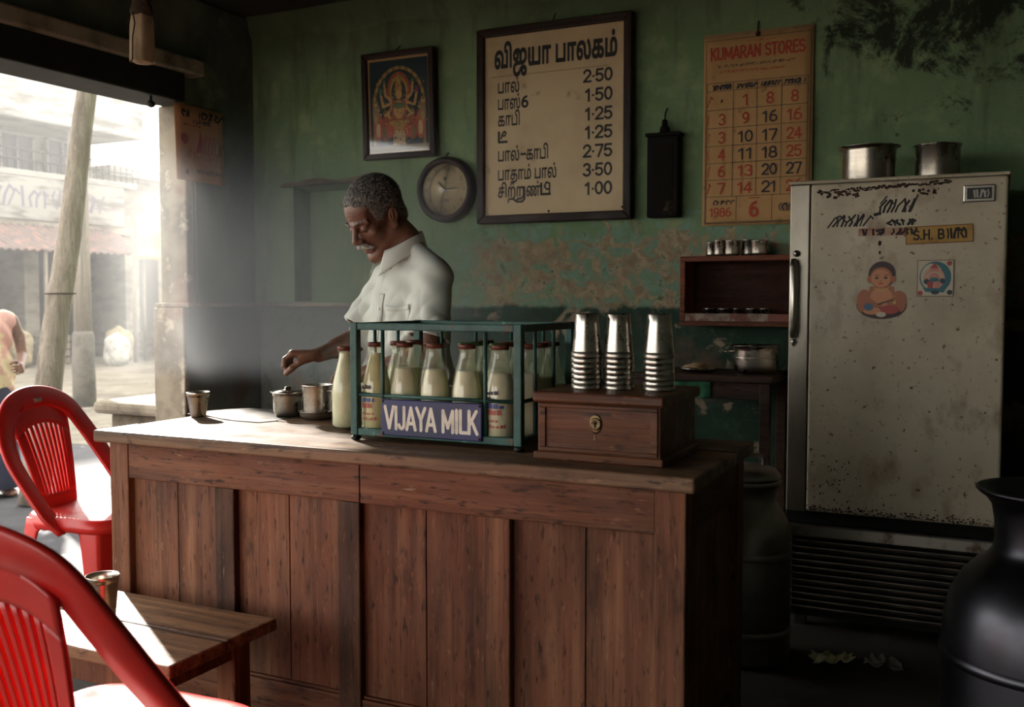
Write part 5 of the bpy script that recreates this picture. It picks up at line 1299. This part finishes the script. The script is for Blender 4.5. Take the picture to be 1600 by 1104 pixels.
# shirt
S = SDF((-.36, -.34, .80), (.36, .24, 1.62), .004)
S.ell((0, -.005, 1.27), (.188, .128, .215), .03); S.ell((0, -.020, 1.04), (.182, .140, .26), .06)
S.cap((0, -.01, .80), (0, -.01, 1.0), .150, .160, .05)
S.cap((-.155, .002, 1.395), (.155, .002, 1.395), .062, .062, .04)
S.cap((-.13, .010, 1.425), (-.03, -.018, 1.492), .05, .050, .03); S.cap((.13, .010, 1.425), (.03, -.018, 1.492), .05, .050, .03)
def lerp(a, b, t): return tuple(a[i] + (b[i] - a[i]) * t for i in range(3))
for A_, B_ in ((RS, RE), (LS, LE)):
    e = lerp(A_, B_, .92); S.cap((A_[0] * .96, A_[1], A_[2] - .006), e, .061, .078, .035)
X, Y, Z = np.meshgrid(*[S.lo[i] + S.h * np.arange(S.n[i]) for i in range(3)], indexing='ij', sparse=True)
# cloth folds: pulls fanning from the right armpit and drooping at the waist
rg = lambda p: np.abs(np.sin(p)) ** .8 - .6
mk = lambda a_, b_: np.clip((a_ - Z) / (a_ - b_), 0, 1)
fold = -.0120 * rg(36 * X + 20 * (Z - 1.2) + 1.4 * np.sin(7 * Z + 3 * X)) * mk(1.40, 1.22) - .0085 * rg(52 * X - 34 * Z + 9 * Y + np.sin(11 * Z)) * mk(1.38, 1.18) \
    - .0050 * rg(38 * Z + 30 * Y + 14 * np.abs(X) + 1.2 * np.sin(14 * X)) * np.clip((np.abs(X) - .13) * 14, 0, 1) * mk(1.32, 1.24) + .0018 * np.sin(70 * Z + 40 * Y + 25 * X)
S.f += fold.astype(np.float32)
for A_, B_ in ((RS, RE), (LS, LE)):   # sleeve ends, hollow round the arm
    a = np.array(A_); b = np.array(B_); ax = (b - a) / np.linalg.norm(b - a); hem = np.array(lerp(A_, B_, .80)); sx = -1 if A_[0] < 0 else 1
    lo = np.minimum(hem, b) - .10; hi = np.maximum(hem, b) + .10; lo[1] = -.34; hi[2] = min(hi[2], 1.30)
    if sx < 0: hi[0] = -.150
    else: lo[0] = .150
    S.cut(hem, ax + np.array((sx * .05, -.1, 0)), box=(lo, hi))
    S.cap(lerp(A_, B_, .45), lerp(A_, B_, 1.1), .056, .066, .004, True)
S.cap((0, -.042, 1.47), (0, -.07, 1.64), .056, .066, .006, True)
S.cap((0, -.100, 1.455), (0, -.150, 1.335), .026, .006, .008, True)
S.cut((0, 0, .83), (0, 0, -1))
shirt = S.obj('shirt', 'cloth_white', man, 1)
bvh = BVHTree.FromPolygons([v.co[:] for v in shirt.data.vertices], [p.vertices[:] for p in shirt.data.polygons])
def onto(x, z, off=.003):
    h_ = bvh.ray_cast(Vector((x, -.6, z)), Vector((0, 1, 0)))
    return (x, (h_[0].y if h_[0] else -.12) - off, z)
MB().grid(lambda u, v: onto(-.017 + .034 * u + .010, .86 + .475 * v, .0025), 4, 60).obj('placket', 'cloth_white', man, solid=.002)
for z in (.92, 1.01, 1.10, 1.19, 1.28):
    q = onto(.010, z, .005); MB().lathe([(.0055, 0), (.0055, .0015), (.003, .002), (0, .0018)], n=14, T=wallT(q[0], q[1], q[2])).obj('button', 'sign_white', man)
pk = MB().grid(lambda u, v: onto(.055 + .105 * u, 1.165 + .125 * v - (.012 * (1 - abs(2 * u - 1)) * (1 - v)), .0035 + .004 * (v > .95)), 16, 18).obj('pocket', 'cloth_white', man, solid=.002)
MB().grid(lambda u, v: onto(.053 + .109 * u, 1.277 + .018 * v - .004 * sin(u * 4), .007), 16, 3).obj('pocket_hem', 'cloth_white', pk, solid=.002)
# collar: a stand and two pointed leaves folded over it
def collar(u, v):
    a = -pi / 2 + .34 + (2 * pi - .68) * u          # 0.34 rad gap at the throat
    fr = max(0, -sin(a)); cx, cy, cz = 0, -.044, 1.494 - .042 * sin(a + pi) ; cz = 1.500 + .032 * sin(a) - .014 * fr
    rr = .067 + .004 * fr; tip = max(0, 1 - min(u, 1 - u) / .14)
    drop = .062 + .034 * tip
    if v < .4:
        t = v / .4; r = rr + .004 * t; z = cz + .034 * t
    else:
        t = (v - .4) / .6; r = rr + .006 + .016 * t + .016 * tip * t; z = cz + .036 - drop * t + .004 * sin(t * pi)
    return (cx + r * cos(a) * 1.02, cy + r * sin(a) * 1.08, z)
MB().grid(collar, 60, 14).obj('collar', 'cloth_white', man, solid=.0025)
# trousers and sandals (behind the counter)
S = SDF((-.25, -.22, .06), (.25, .22, 1.04), .010)
S.ell((0, 0, .93), (.165, .125, .12), .03)
for sx in (-1, 1): S.cap((sx * .085, 0, .88), (sx * .095, -.01, .50), .092, .075, .03); S.cap((sx * .095, -.01, .50), (sx * .10, .01, .09), .075, .068, .02)
S.obj('trousers', 'trouser', man, 2)
for sx in (-1, 1):
    S = SDF((sx * .10 - .08, -.24, -.01), (sx * .10 + .08, .10, .14), .005)
    S.ell((sx * .10, -.08, .030), (.045, .125, .030), .01); S.cap((sx * .10, .02, .04), (sx * .10, .015, .11), .036, .034, .02); S.cut((0, 0, .002), (0, 0, -1))
    S.obj('shoe', 'trouser', man, 1)

# --- passer-by in the street
pb = thing('person', 'passer-by in a pink and cream wrap standing in the bright street beside the pole', 'person', (-6.55, 4.80, -.12), radians(70))
S = SDF((-.32, -.42, .80), (.32, .26, 1.72), .007)
S.ell((0, 0, 1.56), (.072, .092, .105), .01); S.ell((0, -.04, 1.50), (.055, .05, .06), .02); S.cap((0, -.088, 1.545), (0, -.108, 1.515), .010, .014, .008)
for sx in (-1, 1): S.ell((sx * .075, .01, 1.54), (.010, .02, .03), .006); S.ell((sx * .028, -.098, 1.555), (.014, .012, .009), .006, sub=True)
S.cap((-.018, -.090, 1.475), (.018, -.090, 1.475), .006, .006, .004); S.cap((0, .01, 1.30), (0, .0, 1.5), .055, .05, .02); S.cap((-.14, 0, 1.28), (.14, 0, 1.28), .055, .055, .03)
S.ell((0, 0, 1.18), (.15, .10, .14), .03)
for sx in (-1, 1):
    S.cap((sx * .165, 0, 1.27), (sx * .21, .0, 1.15), .045, .04, .02)
for sx in (-1, 1):
    S.cap((sx * .21, .0, 1.16), (sx * .22, -.03, 1.02), .041, .036, .01); S.cap((sx * .22, -.03, 1.02), (sx * .15, -.22, .95), .036, .025, .01)
    hand(S, (sx * .15, -.22, .95), (-sx * .3, -.9, -.1), (-sx, 0, -.3), (0, 0, 1), 1, k=.006)
S.obj('body', 'skin', pb, 1)
S = SDF((-.2, -.2, 1.35), (.2, .25, 1.75), .008); S.ell((0, .022, 1.585), (.082, .094, .100), .01); S.ell((0, .11, 1.50), (.05, .045, .05), .02); S.cut((0, -.045, 1.56), (0, -1, -.9)); S.obj('hair', flat('black_hair', '#1c1820', .5), pb, 1)
S = SDF((-.32, -.26, .55), (.32, .26, 1.36), .010)
S.ell((0, 0, 1.18), (.168, .118, .165), .03); S.cap((-.14, 0, 1.285), (.14, 0, 1.285), .062, .062, .03); S.ell((0, 0, .88), (.175, .14, .30), .05)
X, Y, Z = np.meshgrid(*[S.lo[i] + S.h * np.arange(S.n[i]) for i in range(3)], indexing='ij', sparse=True); S.f += (.008 * np.sin(60 * (X + .6 * Z))).astype(np.float32)
S.obj('wrap', mottled('pink_cream_wrap', '#d9a9a4', [('#e8d9b8', 6, .48, .56, ONE, 4), ('#d0b85a', 9, .60, .66, ONE, 4)], .85), pb, 1)
S = SDF((-.30, -.28, .06), (.30, .28, .80), .012); S.cap((0, 0, .74), (0, 0, .12), .15, .20, .02); S.obj('skirt', flat('dark_blue_skirt', '#2b2f4a', .85), pb, 1)
for sx in (-1, 1):
    S = SDF((sx * .09 - .08, -.26, -.01), (sx * .09 + .08, .10, .16), .008); S.ell((sx * .09, -.08, .03), (.045, .12, .03), .01); S.cap((sx * .09, .02, .04), (sx * .09, .02, .14), .034, .032, .02); S.cut((0, 0, .002), (0, 0, -1)); S.obj('foot', 'skin', pb, 1)

# =================================================================== the street outside
mb = MB(); mb.prism([(-60, -30), (12, -30), (12, FW - .12), (-4.3, FW - .12), (-4.3, 60), (-60, 60)], -.32, -.12, 'z'); struct(mb.obj('ground', 'street'))
M['ground_painted_shade'] = mottled('ground_painted_shade', '#4a484c', [('#302f33', 1.6, .42, .6, ONE, 7), ('#958e82', 1.9, .60, .66, ONE, 7)], .85, coord='World', bump=(12, .4))  # dark base paints shade on the ground, pale patches the sunlit spots
struct(MB().box(-4.9, -4.19, FW, 8, -.12, -.015).obj('trim_8', mottled('step_painted_shade', '#45434a', [('#2d2c31', 2.0, .42, .6, ONE, 7), ('#8d877c', 2.4, .60, .66, ONE, 7)], .8, coord='World', bump=(12, .4)), bevel=.02))  # step colour darkened, with pale patches, to paint in shade and sunlit spots
struct(MB().box(-8.6, -4.9, FW, 6.9, -.125, -.1185).obj('ground_shade_sheet', 'ground_painted_shade'))  # thin sheet laid over the street to carry the painted shade
# unseen upper floor and neighbour, added to cut sky light on the street
struct(MB().box(-4.19, 9, FW - .1, 22, 3.10, 9).obj('sky_block_upper', 'wall_side'))
struct(MB().box(-4.19, 9, 4.97, 22, -.12, 3.10).obj('sky_block_side', 'wall_side'))
# leaning pole near the opening
lp = thing('leaning_pole', 'thick pale wooden pole leaning in the street just outside the opening', 'pole', (-6.0, 4.70, -.12))
n_ = 14; pts = [(.006 * sin(i * .8), .157 * i / 4 + .004 * sin(i * .9), .84 * i / 4) for i in range(n_ + 6)]
MB().tube(pts, [.100 - .0022 * i for i in range(n_ + 6)], n=20).obj('shaft', 'pole', lp)
for i in (3, 7): MB().tube([(.13 * cos(a) * .78 + pts[i][0], .13 * sin(a) * .78 + pts[i][1], pts[i][2]) for a in np.linspace(0, 2 * pi, 25)[:-1]], .006, closed=True).obj('wire_binding', 'rust', lp)
pp = thing('post', 'weathered upright post further off in the street with a dark painted foot', 'post', (-10.9, 9.37, -.12))
MB().lathe([(.115, .95), (.110, 2.0), (.10, 3.1), (.08, 3.13), (0, 3.14)], n=18).obj('shaft', 'pole', pp)
MB().lathe([(.15, 0), (.145, .5), (.14, .95), (.115, 1.0)], n=18).obj('foot', mottled('dark_plinth', '#6b655c', [('#4b463f', 4, .45, .65, ONE, 6)], .9), pp)
# low stone ledge outside the jamb
lg = thing('stone_ledge', 'low pale stone ledge outside the opening beyond the counter', 'ledge', (-4.62, 4.42, -.014))
MB().box(-.16, .40, -.26, .30, .655, .73).obj('slab', 'stone', lg, bevel=.025)
MB().box(-.10, .34, -.18, .22, 0, .655).obj('plinth', mottled('plinth_painted_shade', '#756b5c', [('#554c40', 5, .45, .65, ONE, 6)], .95), lg, bevel=.02)  # plinth stone darkened to paint the shade below the slab

# building across the street
BX = -19.0
M['facade'] = mottled('weathered_facade_plaster', '#8f887c', [('#6b645a', 1.1, .45, .62, (1, 1, 3), 7), ('#6f685e', 3.5, .60, .72, (1, 1, .5), 7)], .9, bump=(5, .3))
M['facade_w'] = mottled('white_parapet_plaster', '#8f8c86', [('#5f5b55', 1.4, .48, .62, (1, .6, 3), 8)], .9)
M['shop_dark'] = flat('shop_interior', '#3a352f', .95)
bA = thing('street_building', 'pale two-storey building across the street with parapet, balcony and painted sign band', 'building', (BX, 0, -.12))
MB().box(-6, -1.6, 4, 18.1, 2.9, 7.3).obj('upper_wall', 'facade', bA)
MB().box(-6, .0, 4, 18.3, 5.30, 6.75).obj('parapet', 'facade_w', bA, bevel=.03)
MB().box(-1.6, .05, 4, 18.0, 4.06, 4.20).obj('balcony_slab', 'facade_w', bA, bevel=.02)
MB().box(-.12, .04, 4, 17.6, 3.13, 4.06).obj('sign_band', 'facade_w', bA, bevel=.02)
mb = MB(); Tq = Matrix.Translation((BX * 0 + .045, 0, 0)) @ Matrix.Rotation(pi / 2, 4, 'Z') @ Matrix.Rotation(pi / 2, 4, 'X')
for i in range(6): scrawl(mb, Tq, 12.4 + i * .78, 3.42, .62, .42, 4, .055, seed=200 + i, slant=.15)
mb.obj('sign_lettering', flat('faded_sign_paint', '#6d6672', .9), bA)
for k in range(8):
    y = 8 + k * 1.25
    w = MB().box(-1.62, -1.54, y, y + .8, 4.35, 5.2).obj('window', flat('window_shade', '#4c4a4b', .5) if k == 0 else M['window_shade'], bA) if k else None
    if k == 0: M['window_shade'] = flat('window_shade', '#4c4a4b', .5); w = MB().box(-1.62, -1.54, y, y + .8, 4.35, 5.2).obj('window', 'window_shade', bA)
    for (a, b, c, d_) in ((y - .06, y, 4.30, 5.26), (y + .8, y + .86, 4.30, 5.26), (y + .38, y + .42, 4.35, 5.2), (y, y + .8, 5.2, 5.26)):
        MB().box(-1.56, -1.48, a, b, c, d_).obj('window_frame', 'facade_w', w)
for z in (4.42, 4.64): MB().tube([(-.02, 4, z), (-.02, 17.9, z)], .022).obj('balcony_rail', 'black_metal', bA)
for k in range(56):
    y = 8.2 + k * .18; MB().tube([(-.02, y, 4.2), (-.02, y, 4.64)], .012, n=6).obj('baluster', 'black_metal', bA)
for y in (9.6, 13.0, 16.2): MB().box(-.20, .06, y, y + .22, 4.2, 5.3).obj('balcony_pillar', 'facade_w', bA, bevel=.02)
MB().box(-6, -1.7, 4, 18.1, 0, 2.95).obj('shop_back_wall', 'shop_dark', bA)
for y in (4.2, 8.2, 11.6, 14.9, 17.7): MB().box(-1.7, -.1, y, y + .38, 0, 3.13).obj('pier', 'facade', bA, bevel=.02)
MB().box(-1.7, .0, 4, 18.1, 2.95, 3.13).obj('lintel_slab', 'facade', bA)
aw = thing('shop_awning', 'long dark corrugated awning below the painted sign band', 'awning', (BX, 0, -.12))
for k in range(9):
    y = 8.0 + k * 1.02
    MB().grid(lambda u, v, y=y: (.02 + 1.5 * v, y + 1.0 * u, 3.02 - .62 * v + .025 * sin(u * 34)), 34, 6).obj('sheet', mottled('rusty_sheet', '#6a5a55', [('#8b6a5c', 4, .5, .68, (1, 1, 1), 6), ('#4a423f', 7, .55, .7, ONE, 6)], .8) if k == 0 else bpy.data.materials['rusty_sheet'], aw, solid=.01)
for y in (8.2, 11.2, 14.2, 16.8): MB().tube([(1.45, y, 0), (1.45, y, 2.45)], .04, n=10).obj('awning_pole', 'pole', aw)
bB = thing('far_building', 'low washed-out building further along the street with banner and shop fronts', 'building', (BX - 2.0, 0, -.12))
MB().box(-6, 0, 18.6, 40, 0, 4.6).obj('wall', 'facade', bB)
MB().box(-6, .5, 18.6, 40, 4.6, 4.85).obj('roof_slab', 'facade_w', bB)
for k in range(9):
    y = 19.1 + k * 2.2; d_ = MB().box(-.02, .03, y, y + 1.5, 0, 2.5).obj('door', 'shop_dark', bB)
    MB().box(.0, .06, y + .72, y + .78, 0, 2.5).obj('door_bar', 'facade', d_)
bn_ = thing('cloth_banner', 'tan cloth banner stretched below the awning end across the street', 'banner', (BX + 1.75, 0, -.12))
MB().grid(lambda u, v: (.04 * sin(u * 9), 16.3 + 2.2 * u, 2.30 + .95 * v - .10 * (1 - v) * u + .03 * sin(u * 7)), 30, 10).obj('sheet', mottled('tan_banner', '#c9ab76', [('#a98a58', 3, .5, .7, ONE, 5)], .85), bn_, solid=.006)
mb = MB(); Tq = Matrix.Translation((.075, 0, 0)) @ Matrix.Rotation(pi / 2, 4, 'Z') @ Matrix.Rotation(pi / 2, 4, 'X')
for i in range(3): scrawl(mb, Tq, 16.5 + i * .6, 2.6, .5, .35, 4, .05, seed=300 + i)
mb.obj('lettering', flat('green_banner_ink', '#7b8a5e', .9), bn_)
for y in (16.3, 18.5): MB().tube([(-.06, y, 0), (-.06, y, 3.3)], .045, n=10).obj('banner_pole', 'pole', bn_)
# goods in front of the shops: sacks, crates and drums
M['sack'] = mottled('jute_sack', '#a39477', [('#7c6d54', 8, .45, .65, ONE, 6)], .95, bump=(40, .4)); M['sack_w'] = mottled('white_sack', '#b9b6ae', [('#918d86', 6, .45, .65, ONE, 6)], .9)
def sackf(u, v, s=1):
    a = 2 * pi * u; r = (.30 * (1 - (2 * v - .9) ** 6 * .9 if v < .95 else .12)) * (1 + .06 * sin(a * 3 + v * 9))
    return (r * cos(a) * s, r * sin(a) * .8 * s, .75 * v * s)
pos = [(1.2, 9.2, 1.0, 0), (.9, 10.3, 1.15, 1), (1.6, 12.4, 1, 0), (1.1, 13.1, .9, 1), (.9, 13.9, 1.15, 0), (2.2, 15.3, .95, 1), (1.5, 16.0, 1.1, 0), (2.1, 17.1, 1.2, 1), (2.9, 17.9, .9, 1), (1.6, 18.6, 1.1, 1)]
ords = ['first', 'second', 'third', 'fourth', 'fifth', 'sixth', 'seventh', 'eighth', 'ninth', 'last']
cn = [0, 0]
for i, (dx, y, s, w) in enumerate(pos):
    cn[w] += 1
    o = MB().grid(lambda u, v, s=s: sackf(u, v, s), 24, 14, close_u=True).lathe([(.001, 0), (.20 * s, .003)], n=24, cap=False).obj('sack', 'sack_w' if w else 'sack', None, loc=(BX + dx, y, -.12))
    tag(o, '%s of the %s sacks standing along the far shop fronts, counted from the left' % (ords[cn[w] - 1], 'pale' if w else 'jute'), 'sack', 'sacks before the far shops')
for i, (dx, y) in enumerate(((.6, 12.0), (.5, 15.0), (.6, 17.6))):
    t = thing('goods_crate', '%s slatted wooden crate among the sacks by the far shops' % ('leftmost', 'middle', 'rightmost')[i], 'crate', (BX + dx, y, -.12), .2 * i, 'crates before the far shops')
    for k in range(4):
        z = .02 + k * .16
        for (a, b, c, d_) in ((-.35, .35, -.25, -.23), (-.35, .35, .23, .25), (-.35, -.33, -.23, .23), (.33, .35, -.23, .23)): MB().box(a, b, c, d_, z, z + .12).obj('slat', 'pole', t)
    for x in (-.33, .31):
        for y2 in (-.23, .21): MB().box(x, x + .02, y2, y2 + .02, 0, .64).obj('corner_post', 'pole', t)
# parked motor scooter seen as a pale jumble at the far shop
sc_ = thing('motor_scooter', 'pale parked motor scooter by the far shops right of the post', 'scooter', (BX + 3.2, 16.6, -.12), radians(75))
for x in (-.62, .62):
    w_ = MB().tube([(x + .23 * cos(a), 0, .25 + .23 * sin(a)) for a in np.linspace(0, 2 * pi, 25)[:-1]], .05, n=10, closed=True).obj('wheel', 'black_metal', sc_)
    MB().lathe([(.15, -.02), (.16, 0), (.15, .02)], n=20, T=Matrix.Translation((x, 0, .25)) @ Matrix.Rotation(pi / 2, 4, 'X')).obj('hub', 'steel_dull', w_)
MB().grid(lambda u, v: (-.85 + .95 * v, .19 * sin(pi * v) ** .5 * cos(2 * pi * u), .52 + .22 * sin(2 * pi * u) * sin(pi * v) ** .5), 20, 12, close_u=True).obj('rear_body', 'facade_w', sc_)
MB().band(arc3([(.1, 0, .30), (.35, 0, .30), (.50, 0, .55), (.56, 0, 1.0)], 6), [(0, 1, 0)] * 19, .34, .04).obj('leg_shield', 'facade_w', sc_)
MB().box(-.65, .05, -.14, .14, .74, .84).obj('seat', 'black_metal', sc_, bevel=.04)
MB().tube([(.56, -.32, 1.06), (.60, 0, 1.02), (.56, .32, 1.06)], .02).obj('handlebar', 'black_metal', sc_)
MB().lathe([(0, -.02), (.09, 0), (.10, .10), (.02, .14), (0, .14)], n=20, T=Matrix.Translation((.62, 0, .98)) @ Matrix.Rotation(pi / 2, 4, 'Y')).obj('headlamp', 'steel_dull', sc_)
# rubble stones at the foot of the step
for i, (x, y, s) in enumerate(((-6.0, 3.1, .16), (-6.4, 2.7, .22), (-6.1, 2.3, .13), (-6.9, 3.3, .19))):
    r_ = random.Random(i)
    ph = [r_.uniform(0, 6) for _ in range(4)]
    o = MB().grid(lambda u, v: (s * sin(pi * v) * cos(2*pi*u) * (1 + .18 * sin(4*pi*u + ph[0])), s * .8 * sin(pi * v) * sin(2*pi*u) * (1 + .15 * sin(6*pi*u + ph[1])), s * .6 * (1 - cos(pi * v)) * .5 * (1 + .12 * sin(2*pi*u + ph[2]))), 20, 10, close_u=True).obj('stone', 'stone', None, loc=(x, y, -.12))
    tag(o, '%s rounded stone on the street ground behind the far red chair' % ('nearest', 'largest', 'smallest', 'farthest')[i], 'stone', 'stones by the step')

# =================================================================== dusty haze in the air
def haze(name, x0, x1, y0, y1, z0, z1, dens, g, soft=False):
    m = bpy.data.materials.new(name); m.use_nodes = True; t = m.node_tree; t.nodes.clear()
    o = t.nodes.new('ShaderNodeOutputMaterial'); v = t.nodes.new('ShaderNodeVolumeScatter')
    v.inputs['Density'].default_value = dens; v.inputs['Anisotropy'].default_value = g; v.inputs['Color'].default_value = (.96, .98, 1, 1)
    t.links.new(v.outputs[0], o.inputs['Volume'])
    if soft:   # smoke thinning out towards the ceiling, the room and the floor
        tc = t.nodes.new('ShaderNodeTexCoord'); sp = t.nodes.new('ShaderNodeSeparateXYZ'); t.links.new(tc.outputs['Object'], sp.inputs[0]); cur = None
        for ax, a, b in ((2, z1, z1 - .75), (0, x1, x1 - .9), (1, y0, y0 + .35), (2, z0, z0 + .12)):
            mr = t.nodes.new('ShaderNodeMapRange'); mr.interpolation_type = 'SMOOTHSTEP'; mr.inputs['From Min'].default_value = a; mr.inputs['From Max'].default_value = b
            mr.inputs['To Max'].default_value = dens if cur is None else 1
            t.links.new(sp.outputs[ax], mr.inputs['Value'])
            if cur is None: cur = mr.outputs[0]
            else:
                mu = t.nodes.new('ShaderNodeMath'); mu.operation = 'MULTIPLY'; t.links.new(cur, mu.inputs[0]); t.links.new(mr.outputs[0], mu.inputs[1]); cur = mu.outputs[0]
        t.links.new(cur, v.inputs['Density'])
    ob = MB().box(x0, x1, y0, y1, z0, z1).obj(name, m); ob['kind'] = 'stuff'; return ob
tag(haze('street_haze', -40, -4.25, -12, 45, -.10, 9, .0042, .5), 'bright dusty haze hanging over the street outside', 'haze')
tag(haze('room_haze', -3.93, -1.75, 3.30, 4.62, .90, 2.26, .42, .3, True), 'thin smoky haze in the room near the street opening', 'haze')
